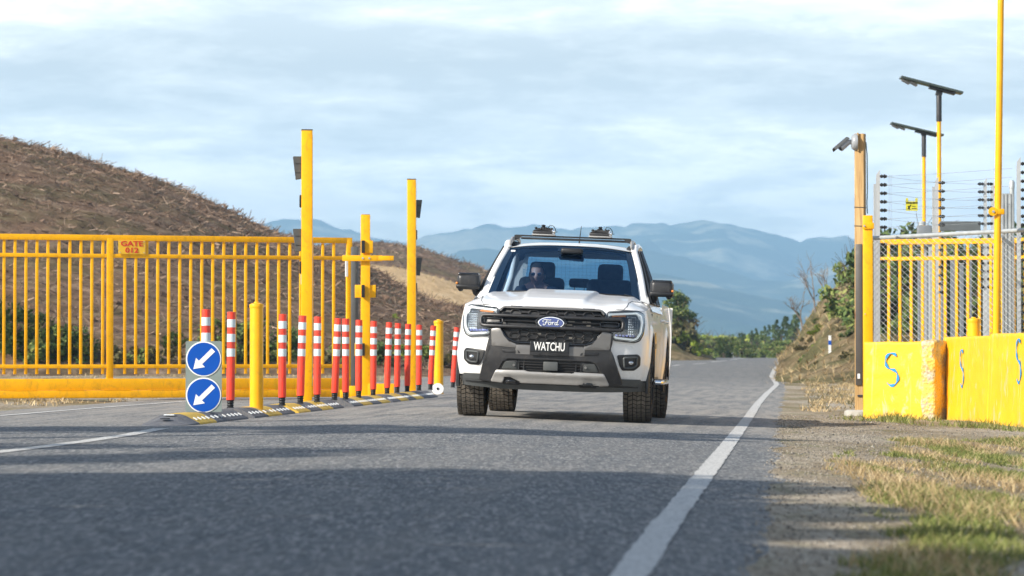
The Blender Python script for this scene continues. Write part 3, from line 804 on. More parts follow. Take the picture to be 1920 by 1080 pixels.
# loose stones on the shoulder
random.seed(91); mb = MB()
for _ in range(15000):
    y = random.uniform(9, 44); x = line_x(y) + random.choice([random.uniform(0.3, 1.8), random.uniform(0.3, 4.5)])
    r = random.uniform(0.003, 0.009) * (1 if random.random() > .02 else 2)
    z = gnd(x, y) + r * .3; q = [Vector((random.gauss(0, 1), random.gauss(0, 1), random.gauss(0, .7))).normalized() * r for _ in range(2)]
    e = r * 0.9
    mb.add([(x - e, y, z), (x, y - e * random.uniform(.7, 1.2), z), (x + e * random.uniform(.7, 1.2), y, z), (x, y + e, z), (x + q[0].x * .3, y + q[0].y * .3, z + r * .8), (x, y, z - r * .6)],
           [(0, 1, 4), (1, 2, 4), (2, 3, 4), (3, 0, 4), (1, 0, 5), (2, 1, 5), (3, 2, 5), (0, 3, 5)])
M_stone = leafmat('loose_chippings', (0.10, 0.09, 0.08), (0.24, 0.215, 0.18), (0.42, 0.38, 0.32))
tag(mb.build('gravel', M_stone, fix=False), 'loose chippings on the shoulder', 'gravel', kind='stuff')

# ------------------------------------------------------------------ sliding gate (left)
KA = R(5.04)                                       # direction of the kerb line
def kerb_x(y): return -2.71 + 0.0885 * (y - 33.9)
gp0 = Vector((at(-120, 600, 45.1).x, 45.1, 0)); gp1 = Vector((at(659, 600, 47.0).x, 47.0, 0))
gL = (gp1 - gp0).length; gang = math.atan2(gp1.y - gp0.y, gp1.x - gp0.x)
g = empty('sliding_gate', (gp0.x, gp0.y, 0.03), 'long yellow sliding gate across the far lane, bearing the gate number plate', 'gate', rz=gang)
ZT = 2.115
def bx(name, c, s, m=None, p=g, bev=0.004, rot=None):
    return MB().box(c, s, rot, bev=bev).build(name, m or M_yel, p, smooth=35)
bx('top_rail', (gL / 2, 0, ZT), (gL, 0.06, 0.075))
bx('middle_rail', (gL / 2, 0, ZT - 0.235), (gL - 0.06, 0.05, 0.05))
bx('lower_rail', (gL / 2, 0, 0.44), (gL - 0.06, 0.05, 0.05))
b = MB(); b.box((gL / 2 + 0.0, 0, 0.205), (gL + 0.0, 0.10, 0.15), bev=0.008)
b.box((gL / 2, 0.0, 0.078), (gL, 0.13, 0.10), bev=0.008)
for k in range(9): b.box((0.5 + k * 0.62, -0.0665, 0.132), (0.36, 0.004, 0.006))
b.build('bottom_beam', M_yel, g, smooth=35)
def gx(px): return (at(px, 600, 45.1 + 1.9 * (px + 120) / 779).x - gp0.x) / math.cos(gang)
bx('end_stile', (gL - 0.035, 0, ZT / 2 + 0.12), (0.075, 0.062, ZT - 0.24 + 0.06))
bx('stile', (gx(206), 0, ZT / 2 + 0.12), (0.085, 0.064, ZT - 0.24 - 0.01))
px = -116.0
while px < 640:
    if abs(px - 206) > 8:
        bx('bar', (gx(px), 0.0, (0.34 + ZT - 0.04) / 2 + 0.0), (0.036, 0.036, ZT - 0.04 - 0.34), bev=0.003)
    px += 20.6
sg = MB().box((gx(246), -0.036, ZT - 0.12), (0.36, 0.006, 0.185), bev=0.002).build('number_plate', pm('sign_yellow', (0.85, 0.50, 0.02), 0.4, var=0.04), g)
tb = MB()
for s_, z_, sz in (('GATE', 0.043, 0.092), ('012', -0.043, 0.092)):
    vs, fs = textmesh(s_, sz, 0.002, sx=1.3, bold=0.0022); tb.add([v + Vector((gx(246), -0.0415, ZT - 0.12 + z_)) for v in vs], fs)
tb.build('lettering', M_red, sg, fix=False)
b = MB()
for sx_ in (-.16, .16): b.lathe([(0.006, -0.045), (0.006, -0.04)], 8, (gx(246) + sx_, 0, ZT - 0.12 - 0.07), 'Y')
for sx_ in (-.16, .16): b.lathe([(0.006, -0.045), (0.006, -0.04)], 8, (gx(246) + sx_, 0, ZT - 0.12 + 0.07), 'Y')
b.build('screw', M_bolt, sg)
b = MB().box((gL - 0.09, -0.07, ZT - 0.36), (0.035, 0.03, 0.25), bev=0.005).build('lock_bar', M_white, g)
MB().lathe([(0.02, -0.02), (0.02, 0.0)], 12, (gL - 0.75, -0.066, 0.06), 'Y').build('bolt', M_bolt, g)

# dark rubber seal post beside the gate end
p = at(665, 700, 46.9)
t = empty('seal_post', (p.x, p.y, 0.03), 'thin dark grey post with rubber seal between the gate end and the latch post', 'post')
MB().box((0, 0, 1.06), (0.10, 0.07, 2.12 - 0.18), bev=0.012).build('post', M_dgrey, t, smooth=35)
MB().box((0.02, -0.037, 1.0), (0.02, 0.006, 1.7)).build('rubber_seal', M_rub, t)

# latch post
Y = 46.0; x0 = at(685, 700, Y).x
t = empty('latch_post', (x0, Y, 0.03), 'shorter yellow gate latch post with side brackets and a cross arm', 'gate post', rz=KA)
bxp = lambda n, c, s, m=None, bev=0.005, rot=None: MB().box(c, s, rot, bev=bev).build(n, m or M_yel, t, smooth=35)
bxp('post', (0, 0, 1.22), (0.118, 0.118, 2.40)); bxp('post_cap', (0, 0, 2.425), (0.11, 0.11, 0.006), M_galv, 0.001)
bxp('base_plate', (0.02, 0, 0.045), (0.26, 0.24, 0.015))
ca = bxp('cross_arm', (-0.045, -0.083, 1.85), (0.52, 0.045, 0.075))
MB().box((0.265, -0.083, 1.852), (0.20, 0.052, 0.062), bev=0.004).build('arm_end', M_yel, ca, smooth=35)
for q in (-0.04, 0.045): MB().lathe([(0.014, -0.115), (0.014, -0.10)], 10, (q, 0, 1.85), 'Y').build('bolt', M_bolt, ca)
for z_ in (2.0, 1.42, 0.66):
    w = bxp('bracket', (0.03 if z_ > 1.8 else 0.0, -0.005 if z_ > 1.8 else 0.02, z_), (0.13 if z_ > 1.8 else 0.27, 0.16 if z_ > 1.8 else 0.12, 0.165))
    MB().box((-0.035, -0.095, z_), (0.045, 0.05, 0.165), bev=0.006).build('rubber_buffer', M_blk, w)
    if z_ < 1.8: MB().box((0.139, 0.02, z_), (0.010, 0.11, 0.15)).build('end_cover', M_blk, w)
MB().box((0.068, 0.0, 2.0), (0.012, 0.05, 0.22), bev=0.003).build('side_tag', M_white, t)
st = bxp('stop_box', (0.20, -0.03, 0.13), (0.34, 0.16, 0.17)); MB().box((0.30, -0.113, 0.13), (0.14, 0.012, 0.17), bev=0.003).build('stop_plate', M_yel, st)
bxp('guide_block', (-0.16, 0, 0.11), (0.10, 0.14, 0.15))
bxp('guide_roller', (-0.28, 0, 0.08), (0.10, 0.12, 0.10))

# tall signal posts
def signal_post(px, Y, side, label, vis):
    x = at(px, 700, Y).x
    t = empty('signal_post', (x, Y, 0.03), label, 'signal post', 'tall yellow signal posts on the kerb', rz=KA)
    H = 3.10
    MB().box((0, 0, H / 2), (0.122, 0.10, H), bev=0.006).build('post', M_yel, t, smooth=35)
    MB().box((0, 0, H + 0.006), (0.126, 0.104, 0.014), bev=0.003).build('post_cap', M_dgrey, t)
    MB().box((0.0635, 0, H / 2 + .1), (0.004, 0.07, H - 0.3)).build('side_channel', M_alu, t)
    pl = MB().box((0.06, 0, 0.03), (0.26, 0.22, 0.014), bev=0.002).build('base_plate', M_yel, t)
    for sx_ in (0.15,): MB().lathe([(0.012, 0), (0.012, 0.04)], 6, (sx_, -0.08, 0.03)).build('anchor_bolt', M_bolt, pl)
    s = side
    for z_ in vis:                                  # angled lamp hoods sticking out behind the post
        m = MB(); q = [(0.061, 0.125), (0.15, 0.125), (0.118, -0.125), (0.061, -0.115)]
        pr = [(s * a, z_ + c) for a, c in q]
        m.prism(pr, 0.00, 0.008); m.prism(pr, 0.14, 0.148)
        m.box((s * 0.134, 0.074, z_), (0.006, 0.14, 0.252), Matrix.Rotation(s * R(7.2), 3, 'Y'))
        m.box((s * 0.104, 0.074, z_ + 0.128), (0.09, 0.15, 0.006))
        hd = m.build('lamp_hood', M_dgrey, t)
        for dz in (-.05, .05): MB().box((s * 0.10, -0.003, z_ + dz), (0.06, 0.005, 0.004)).build('fold', M_blk, hd)
    for z_ in (vis[0] - 0.37, vis[1] - 0.30):
        MB().box((s * 0.071, 0.02, z_), (0.022, 0.09, 0.14), bev=0.009).build('sensor', M_blk, t, smooth=40)
    for z_ in (vis[0] - 0.52, vis[1] - 0.43): MB().box((s * 0.064, 0.02, z_), (0.006, 0.06, 0.12)).build('bracket', M_alu, t)
    return t
signal_post(575, 39.3, -1, 'nearer and taller looking yellow signal post, grey lamp hoods on its left side', (2.68, 1.87))
signal_post(771.5, 50.5, 1, 'farther tall yellow signal post, grey lamp hoods on its right side', (2.68, 1.85))

# bollards
def bollard(name, x, y, H, r, z0, label):
    t = empty(name, (x, y, z0), label, 'bollard', 'round yellow bollards')
    MB().lathe([(r, -0.05), (r, H - 0.045), (r * .99, H - 0.04)], 28).build('tube', M_yel_b, t, smooth=40)
    MB().lathe([(r * 1.045, H - 0.045), (r * 1.06, H - 0.04), (r * 1.06, H - 0.018), (r * 1.02, H - 0.008), (r * .45, H + 0.004), (r * .35, H + 0.016), (r * .15, H + 0.018)], 28).build('cap', M_yel_b, t, smooth=40)
    return t
bollard('bollard', at(481, 700, 34.35).x, 34.35, 1.10, 0.066, 0.03, 'yellow round bollard between the keep-left sign and the nearer signal post')
bollard('bollard', at(822.5, 700, 52.6).x, 52.6, 1.10, 0.070, 0.03, 'yellow round bollard near the pickup at the far end of the orange posts')
bollard('bollard', at(1826, 700, 41.4).x, 41.4, 1.15, 0.072, -0.10, 'yellow round bollard showing only its top above the painted concrete blocks')

# rubber separator kerb: modules end to end, alternating colours
def kerb_module(kind):
    """local x along the kerb (length 0.86), rounded hump profile"""
    L = 0.86; prof = [(-0.235, 0.0), (-0.23, 0.015), (-0.105, 0.078), (-0.06, 0.09), (0.06, 0.09), (0.105, 0.078), (0.23, 0.015), (0.235, 0.0)]
    mb = MB()
    if kind == 'nose':
        n = 12
        for i in range(n + 1):
            v = i / n; k = math.sqrt(1 - (1 - v) ** 2) if v < 1 else 1; kz = min(1.0, v * 1.15)
            for a, z in prof: mb.v.append((v * 0.62, a * (0.25 + 0.75 * k), z * kz * (0.4 + .6 * k)))
        m = len(prof)
        for i in range(n):
            for j in range(m - 1): mb.f.append((i * m + j, i * m + j + 1, (i + 1) * m + j + 1, (i + 1) * m + j)); mb.m.append(0)
        mb.f.append(tuple(n * m + j for j in range(m))); mb.m.append(0)
        return mb
    vs = [(x, a, z) for x in (0.008, L - 0.008) for a, z in prof]; m = len(prof)
    fs = [(j, j + 1, m + j + 1, m + j) for j in range(m - 1)] + [tuple(range(m))[::-1], tuple(range(m, 2 * m))]
    return mb.add(vs, fs)
def kerb_refl(side, bd):
    for k in range(4):
        x = 0.13 + k * 0.2
        c = Vector((x, side * 0.172, 0.048)); rot = Matrix.Rotation(side * R(-26.7), 3, 'X')
        MB().box(c, (0.04, 0.04, 0.010), rot).build('reflector', M_refl, bd)
def kerb(y0, kind, col, label, x=None, rz=None):
    # local frame: x axis of the module points along the road (world +y)
    xx = kerb_x(y0) + 0.10 if x is None else x
    t = empty('kerb_module', (xx, y0, 0.03), label, 'kerb module', 'rubber separator kerb modules', rz=PI / 2 - KA)
    mm = M_kerbk if col == 'black' else M_kerby
    bd = kerb_module(kind).build('ramp_body', mm, t, smooth=30)
    if kind == 'nose':
        MB().box((0.45, 0, 0.086), (0.05, 0.09, 0.008)).build('reflector', M_refl, bd)
        MB().lathe([(0.04, 0.052), (0.045, 0.060), (0.03, 0.060)], 14, (0.25, 0, 0)).build('bolt_recess', M_blk, bd)
    else:
        kerb_refl(-1, bd); kerb_refl(1, bd)
    return t
ORD = ['first', 'second', 'third', 'fourth', 'fifth', 'sixth', 'seventh', 'eighth', 'ninth', 'tenth', 'eleventh', 'twelfth', 'thirteenth', 'fourteenth', 'fifteenth', 'sixteenth']
kerb(29.75, 'nose', 'black', 'tapered black nose piece of the rubber kerb in front of the keep-left sign', x=kerb_x(29.75) + .10)
y = 30.92; k = 0; ky = kk = 0
layout = [('yellow', 0.86), ('black', 0.86), ('black', .9), ('gap', 0.25), ('black', .86)] 
seq = []
yy = 30.37
plan = ['yellow', 'black', 'black', 'GAP', 'black', 'yellow', 'black', 'GAPP', 'yellow', 'black', 'yellow', 'black', 'GAP2', 'black', 'yellow', 'black', 'yellow', 'GAPP', 'black', 'yellow', 'black', 'yellow', 'black', 'black']
cy = cb = 0
for c in plan:
    if c.startswith('GAP'): yy += {'GAP': 0.35, 'GAPP': 0.22, 'GAP2': 0.8}[c]; continue
    dx = 0.86 * math.cos(KA)
    if c == 'yellow': lab = 'dusty yellow rubber kerb module, %s yellow one counted from the keep-left sign' % ORD[cy]; cy += 1
    else: lab = 'dusty black rubber kerb module, %s black one counted from the keep-left sign' % ORD[cb]; cb += 1
    kerb(yy, 'mod', c, lab); yy += dx

# orange flexible posts
def flexi(px, Y, lean, H, label, lx=0.0, dark=False):
    x = at(px, 700, Y).x
    t = empty('flexible_post', (x, Y, 0.03 + 0.082), label, 'traffic post', 'orange flexible posts on the kerb')
    t.rotation_euler = (R(lx), R(lean), random.uniform(0, 6))
    t.rotation_euler = (R(lx), R(lean), 0)
    MB().lathe([(0.036, 0.0), (0.036, 0.012), (0.028, 0.02), (0.033, 0.035), (0.028, 0.045), (0.035, 0.06), (0.030, 0.07), (0.037, 0.085), (0.037, 0.10)], 18).build('rubber_foot', M_blk, t, smooth=30)
    MB().lathe([(0.039, 0.085), (0.040, 0.10), (0.040, H), (0.036, H + .002), (0.034, H - 0.02)], 24, cap=False).build('tube', M_orange, t, smooth=40)
    for q in (0.105, 0.245, 0.385):
        z1 = H - q + 0.035; MB().lathe([(0.0395, z1 + 0.001), (0.0412, z1), (0.0412, z1 - 0.075), (0.0395, z1 - 0.076)], 24, cap=False).build('reflective_band', M_band, t, smooth=40)
    return t
random.seed(3)
FP = [(386, 31.7, 0), (432, 33.7, 0.6), (529, 35.6, 0.3), (563, 37.0, 1.5), (594.5, 38.2, 0.4), (627, 39.8, 2.6), (648, 40.4, 0.2), (672.5, 41.9, 0.3), (699.5, 43.6, 0.6), (725.5, 45.3, 1.8), (744.5, 46.6, 0.8), (763.5, 48.0, 0.9), (785.5, 49.6, 0.3), (807, 51.0, 2.8), (849, 54.2, 3.8)]
special = {0: 'behind the keep-left sign with only its top showing', 1: 'between the keep-left sign and the nearer yellow bollard', 14: 'leaning right beside the headlight of the pickup, last in the row'}
for i, (px, Y, ln) in enumerate(FP):
    s = special.get(i, '%s in the row from the keep-left sign' % ORD[i])
    flexi(px, Y, ln, 0.925, 'orange flexible post, ' + s, lx=random.uniform(-1, 1))

# keep-left sign fixed to the first post
xs_ = at(382, 700, 31.55).x
t = empty('keep_left_sign', (xs_, 31.55, 0.105), 'grey board with two round blue arrow signs at the start of the kerb', 'traffic sign')
pb = MB(); poly = []
for cx_, cz_, a0 in ((0.150, 0.025, -90), (0.150, 0.635, 0), (-0.150, 0.635, 90), (-0.150, 0.025, 180)):
    for k in range(5): a = R(a0 + 22.5 * k); poly.append((cx_ + 0.012 * math.cos(a), cz_ + 0.012 * math.sin(a)))
pb.prism(poly, -0.004, 0.004); pb.build('board', M_panel, t)
for z_ in (0.487, 0.163):
    w = MB().lathe([(0.156, -0.010), (0.158, -0.008), (0.158, -0.0045)], 48, (0, 0, z_), 'Y').build('sign_disc', M_wsign, t, smooth=30)
    MB().lathe([(0.147, -0.0125), (0.147, -0.0105)], 48, (0, 0, z_), 'Y').build('blue_face', M_blue, w)
    ar = [(-0.092, -0.088), (-0.068, 0.012), (-0.042, -0.014), (0.072, 0.098), (0.102, 0.068), (-0.014, -0.044), (0.012, -0.070)]
    ar = [(a, z_ + b_ - 0.002) for a, b_ in ar]
    MB().prism(ar, -0.0145, -0.013).build('arrow', M_wsign, w)
# small white disc lying against the far bollard
dsc = MB().lathe([(0.035, -0.02), (0.12, -0.015), (0.125, 0.0), (0.12, 0.012), (0.035, 0.012)], 28, (0, 0, 0), 'Y')
o = dsc.build('cable_reel', M_white, smooth=40); tag(o, 'small white round disc leaning at the foot of the far yellow bollard', 'disc')
o.location = (at(821, 700, 51.6).x, 51.6, 0.03 + 0.085); o.rotation_euler = (R(-12), 0, 0); o.scale = (0.7, 1, 0.7)
MB().lathe([(0.03, -0.026), (0.03, -0.021)], 12, (0, 0, 0), 'Y').build('hub', M_cdark, o)

# roadside marker posts
gm = on_hill(1556, 677) or at(1556.5, 676, 100); p = gm; KM = 48 / FPX * gm.y / 0.92
t = empty('marker_post', (p.x, p.y, p.z), 'white edge marker post with a blue band at the foot of the scrubby hill', 'marker post')
MB().box((0, 0, 0.42), (0.10, 0.02, 1.0), bev=0.005).build('post', M_white, t); t.scale = (KM, KM, KM)
MB().box((0, -0.012, 0.66), (0.102, 0.004, 0.16)).build('blue_band', M_blue, t)
for k, (px, py, lab) in enumerate([(1316, 662, 'far white marker post left of the bend'), (1374, 664, 'far white marker post in the middle of the bend'), (1428, 662, 'far white marker post right of the bend')]):
    p = at(px, py + 4, 225); t = empty('marker_post', (p.x, p.y, gz(p.x, p.y)), lab, 'marker post', 'far marker posts')
    MB().box((0, 0, 0.35), (0.12, 0.03, 0.7), bev=0.006).build('post', M_white, t); MB().box((0, -0.018, 0.55), (0.09, 0.004, 0.08)).build('reflector', M_red, t)

# ------------------------------------------------------------------ right side: timber post with camera
Y = 43.3; x0 = at(1613.5, 700, Y).x; z0 = gz(x0, Y)
t = empty('timber_post', (x0, Y, z0), 'tall square timber post with a dark cable cover beside the yellow blocks', 'post', rz=R(-20))
HT = at(1613, 251, Y).z - z0
MB().box((0, 0, HT / 2), (0.118, 0.112, HT), bev=0.004).build('post', M_wood, t, smooth=35)
ft = MB().lathe([(0.20, -0.1), (0.20, 0.06), (0.17, 0.075)], 22).build('concrete_footing', pm('pale_concrete', (0.42, 0.40, 0.36), 0.9, var=0.15, bump=0.4), t, smooth=40)
zc0, zc1 = at(0, 722, Y).z - z0, at(0, 458, Y).z - z0
cv = MB().box((0, -0.070, (zc0 + zc1) / 2), (0.085, 0.028, zc1 - zc0), bev=0.006).build('cable_cover', pm('dark_brown_cover', (0.06, 0.052, 0.045), 0.5, var=0.12), t, smooth=35)
MB().box((0.0, -0.086, zc0 + 0.11), (0.03, 0.003, 0.06)).build('white_label', M_white, cv)
for py in (389, 424):
    zz = at(0, py, Y).z - z0; MB().box((0, 0, zz), (0.128, 0.122, 0.008), Matrix.Rotation(R(3), 3, 'Y')).build('cable_tie', M_blk, t)
zz = at(0, 742, Y).z - z0; MB().box((0.03, -0.02, zz), (0.10, 0.11, 0.025), bev=.003).build('cable_clamp', M_blk, t)
pts = [(0.062, 0.045, HT - 0.1), (0.075, 0.05, HT - 0.25), (0.078, 0.05, HT - 0.7), (0.072, 0.05, HT - 0.85), (0.09, 0.0, HT - 0.98)]
MB().tube(pts, 0.007, 6).build('cable', pm('blue_grey_cable', (0.12, 0.2, 0.24), 0.5), t)
cz = HT - 0.115; cp = at(1606, 267, Y); r28 = Matrix.Rotation(R(-28), 3, 'Z')
t = empty('security_camera', (cp.x, cp.y - 0.03, cp.z), 'grey security camera on a round mount at the top of the timber post', 'camera')
M_camg = pm('grey_camera_housing', (0.30, 0.32, 0.34), 0.4, var=0.05)
MB().box((0.012, 0.0, 0), (0.012, 0.10, 0.23)).build('mounting_plate', M_wood, t)
MB().lathe([(0.10, 0.0), (0.102, -0.015), (0.095, -0.05), (0.075, -0.068), (0.03, -0.075)], 22, (0.005, 0, 0), 'X').build('junction_box', M_camg, t, smooth=40)
MB().tube([(-0.06, 0, 0.0), (-0.11, -0.01, 0.01), (-0.135, -0.015, -0.005)], [0.03, 0.028, 0.03], 12).build('arm', M_camg, t, smooth=40)
ax = Vector((-0.5, -0.25, -0.42)).normalized(); c0 = Vector((-0.125, -0.015, -0.002))
bd = MB().tube([c0 - ax * 0.03, c0 - ax * 0.02, c0 + ax * 0.12, c0 + ax * 0.125], [0.03, 0.045, 0.048, 0.04], 16).build('camera_body', M_camg, t, smooth=40)
MB().tube([c0 + ax * 0.126, c0 + ax * 0.13], 0.033, 16).build('lens', M_blkgloss, bd)
sh = MB(); n_ = ax.cross(Vector((0, 1, 0))).normalized()
if n_.z < 0: n_ = -n_
sd = ax.cross(n_).normalized()
for (a0, a1) in ((-0.04, 0.20),):
    vs = []
    for a_ in (a0, a1):
        for k in range(9): th = R(-75 + 150 * k / 8); vs.append(c0 + ax * a_ + (n_ * math.cos(th) + sd * math.sin(th)) * 0.056)
    for a_ in (a0, a1):
        for k in range(9): th = R(-75 + 150 * k / 8); vs.append(c0 + ax * a_ + (n_ * math.cos(th) + sd * math.sin(th)) * 0.051)
    fs = [(k, k + 1, 10 + k, 9 + k) for k in range(8)] + [(18 + k, 27 + k, 28 + k, 19 + k) for k in range(8)] + [(9 + k, 10 + k, 28 + k, 27 + k) for k in range(8)] + [(k, 18 + k, 19 + k, k + 1) for k in range(8)]
    sh.add(vs, fs)
sh.build('sun_shield', M_dgrey, bd, smooth=40)

# painted concrete blocks
def m_block():
    m = bpy.data.materials.new('yellow_painted_concrete'); t = NT(m); o = t.tc()
    y = t.ramp(t.noise(o, 3, 7, 0.6), [(0.3, (0.80, 0.42, 0.003)), (0.7, (0.88, 0.49, 0.006))])
    chip = t.ramp(t.noise(t.map(o, (1.2, 1.2, 0.5)), 5, 10, 0.75, 0.5), [(0.56, 0.0), (0.63, 1.0)])
    run = t.ramp(t.noise(t.map(o, (14, 14, 0.8)), 1.0, 5, 0.6), [(0.64, 0.0), (0.73, 0.5)])
    c = t.mix(t.math('MULTIPLY', chip, 0.7), y, (0.50, 0.44, 0.30))
    c = t.mix(run, c, (0.72, 0.62, 0.36))
    sp = t.n.new('ShaderNodeSeparateXYZ'); t.l.new(o, sp.inputs[0])
    low = t.math('MULTIPLY', t.ramp(sp.outputs[2], [(0.0, 1.0), (0.14, 0.0)]), t.ramp(t.noise(o, 12, 6, 0.7), [(0.4, 0.0), (0.6, 0.7)]))
    c = t.mix(low, c, (0.42, 0.35, 0.2))
    t.set(color=c, rough=0.55); t.bump(t.noise(o, 28, 8, 0.7), 0.35, 0.012)
    return m
def m_rough():
    m = bpy.data.materials.new('rough_broken_concrete'); t = NT(m); o = t.tc()
    v = t.vor(o, 26); n = t.noise(o, 16, 8, 0.7)
    f = t.ramp(t.noise(o, 5, 8, 0.7), [(0.45, 0.0), (0.55, 1.0)])
    c = t.mix(f, t.ramp(n, [(0.3, (0.34, 0.30, 0.22)), (0.7, (0.66, 0.60, 0.48))]), (0.74, 0.50, 0.10))
    t.set(color=c, rough=0.9); t.bump(t.math('ADD', v, n), 0.8, 0.02)
    return m
M_block, M_rough = m_block(), m_rough()
def block_part(name, L, D, H, mat, parent, off=(0, 0, 0), seed=1, amp=0.006, rim=0.02, taper=0.0, topdrop=None):
    nx, ny_, nz = int(L / 0.04) + 2, int(D / 0.08) + 2, int(H / 0.04) + 2
    bm = bmesh.new(); bmesh.ops.create_cube(bm, size=1)
    for v in bm.verts: v.co = Vector(((v.co.x + .5) * L, (v.co.y + .5) * D, (v.co.z + .5) * H))
    bmesh.ops.bevel(bm, geom=bm.edges[:], offset=rim, segments=2, profile=0.5, affect='EDGES')
    for ax_, n, l in ((0, nx, L), (1, ny_, D), (2, nz, H)):
        for i in range(1, n):
            co = Vector((0, 0, 0)); no = Vector((0, 0, 0)); co[ax_] = l * i / n; no[ax_] = 1
            bmesh.ops.bisect_plane(bm, geom=bm.verts[:] + bm.edges[:] + bm.faces[:], plane_co=co, plane_no=no)
    for v in bm.verts:
        q = v.co * 1.0
        d = Vector((noise.fractal((q.x * 5, q.y * 5, q.z * 5 + seed * 9), .8, 2, 4), noise.fractal((q.x * 5, q.y * 5 + 7, q.z * 5 + seed * 3), .8, 2, 4), noise.fractal((q.x * 5 + 3, q.y * 5, q.z * 5 + seed), .8, 2, 4)))
        v.co += d * amp
        if taper: v.co.y += taper * q.z / H
        if topdrop and q.z > H * .8: v.co.z += topdrop(q.x / L) * (q.z - H * .8) / (H * .2)
        v.co += Vector(off)
    me = bpy.data.meshes.new(name); bm.to_mesh(me); bm.free(); me.materials.append(mat)
    me.polygons.foreach_set('use_smooth', [True] * len(me.polygons)); me.set_sharp_from_angle(angle=R(50))
    o = bpy.data.objects.new(name, me); COL.objects.link(o); o.parent = parent
    return o
def sprayS(parent, x, z, s, yoff, sx=0.55, lw=0.016):
    pts = []
    for k in range(23):
        a = k / 22
        if a < .5: th = R(40 + 230 * (a / .5)); pts.append((x + math.cos(th) * s * sx * .5, z + s * .25 + math.sin(th) * s * .25))
        else: th = R(90 - 230 * ((a - .5) / .5)); pts.append((x + math.cos(th) * s * sx * .5, z - s * .25 + math.sin(th) * s * .25))
    m = MB(); n = len(pts)
    for i, (a, c) in enumerate(pts):
        p0, p1 = pts[max(0, i - 1)], pts[min(n - 1, i + 1)]; t_ = Vector((p1[0] - p0[0], p1[1] - p0[1])).normalized()
        w = lw * (0.7 + 0.5 * math.sin(i * 1.7)) * (0.5 if i in (0, n - 1) else 1)
        m.v += [(a - t_.y * w, yoff, c + t_.x * w), (a + t_.y * w, yoff, c - t_.x * w), (a - t_.y * w, yoff + .006, c + t_.x * w), (a + t_.y * w, yoff + .006, c - t_.x * w)]
    for i in range(n - 1):
        q = 4 * i; m.f += [(q, q + 1, q + 5, q + 4), (q, q + 4, q + 6, q + 2), (q + 1, q + 3, q + 7, q + 5)]; m.m += [0, 0, 0]
    return m.build('painted_mark', M_bluepaint, parent)
def blk(pxa, ya, pxb, yb, top_py, label, mark=None, seed=1, D=0.55, rough=False):
    a = at(pxa, 700, ya); b_ = at(pxb, 700, yb); za = gz(a.x, a.y) + 0.01
    L = math.hypot(b_.x - a.x, b_.y - a.y); ang = math.atan2(b_.y - a.y, b_.x - a.x)
    ztop = at(pxa, top_py, ya).z; H = ztop - za + 0.1
    t = empty('concrete_block', (a.x, a.y, za - 0.1), label, 'concrete block', 'yellow painted concrete barrier blocks', rz=ang)
    bd = block_part('block', L, D, H, M_block, t, seed=seed, taper=0.03)
    if mark: sprayS(bd, L * mark[0], 0.1 + (H - .1) * mark[1], mark[2], -0.014 + 0.03 * mark[1], mark[3])
    return t, L, H
t1, L1_, H1_ = blk(1617, 41.4, 1731, 41.0, 641, 'left yellow concrete block with a blue S and a rough broken end', (0.48, 0.64, 0.38, 0.42), 1)
block_part('broken_end', 0.18, 0.45, H1_ + 0.012, M_rough, t1, off=(L1_ - 0.01, -0.05, -0.0), seed=4, amp=0.022, rim=0.03)
t2, L2_, H2_ = blk(1764, 41.4, 1850, 38.4, 632, 'middle yellow concrete block with a blue S behind the broken block end', (0.46, 0.62, 0.42, 0.5), 2)
t3, L3_, H3_ = blk(1851, 38.3, 1990, 35.2, 626, 'right yellow concrete block with scraped paint and a blue S cut by the frame', (0.43, 0.70, 0.46, 0.40), 3)

# chain-link fence with end post and pipe rail
fa = Vector((at(1628, 600, 43.6).x, 43.6, 0)); fb = Vector((at(2040, 600, 40.0).x, 40.0, 0))
fL = (fb - fa).length; fang = math.atan2(fb.y - fa.y, fb.x - fa.x); zf = -0.10
t = empty('chain_link_fence', (fa.x, fa.y, zf), 'chain link mesh fence hung on a grey pipe rail behind the yellow blocks', 'fence', rz=fang)
ztl = at(1628, 447, 43.6).z - zf; ztr = at(2040, 425, 40.0).z - zf
MB().tube([(-0.05, 0, ztl), (fL, 0, ztr)], 0.026, 14).build('top_rail', M_galv, t, smooth=40)
m = MB(); pit = 0.062; hz = 0.036; c = 0.03
ncol = int((fL) / pit)
for k in range(ncol):
    xk = c + k * pit; zt = lerp(ztl, ztr, xk / fL) - 0.01; nz = int((zt - 0.75) / hz)
    pts = [(xk + (pit / 2 if ((i + k) % 2) else -pit / 2) * 1.02, 0.003 if i % 2 else -0.003, zt - i * hz) for i in range(nz)]
    m.tube(pts, 0.0038, 4, cap=False)
m.build('wire_mesh', pm('zinc_wire', (0.55, 0.57, 0.58), 0.5, 0.25, var=.1), t, fix=False)
t = empty('gate_post', (at(1627.5, 700, 42.8).x, 42.8, -0.12), 'yellow fence end post beside the timber post', 'post')
zp = at(0, 404, 42.8).z + .12
MB().box((0, 0, zp / 2), (0.115, 0.10, zp), bev=0.012).build('post', M_yel, t, smooth=40)
zb_ = at(0, 424, 42.8).z + .12
MB().box((0.005, -0.01, zb_), (0.13, 0.12, 0.075), bev=0.008).build('band_clamp', M_yel, t, smooth=40)
MB().lathe([(0.012, -0.085), (0.012, -0.07)], 10, (-0.05, 0, zb_), 'Y').build('bolt', M_bolt, t)
MB().lathe([(0.008, -0.062), (0.008, -0.05)], 10, (-0.04, 0, at(0, 590, 43.5).z + .12), 'Y').build('rivet', M_bolt, t)

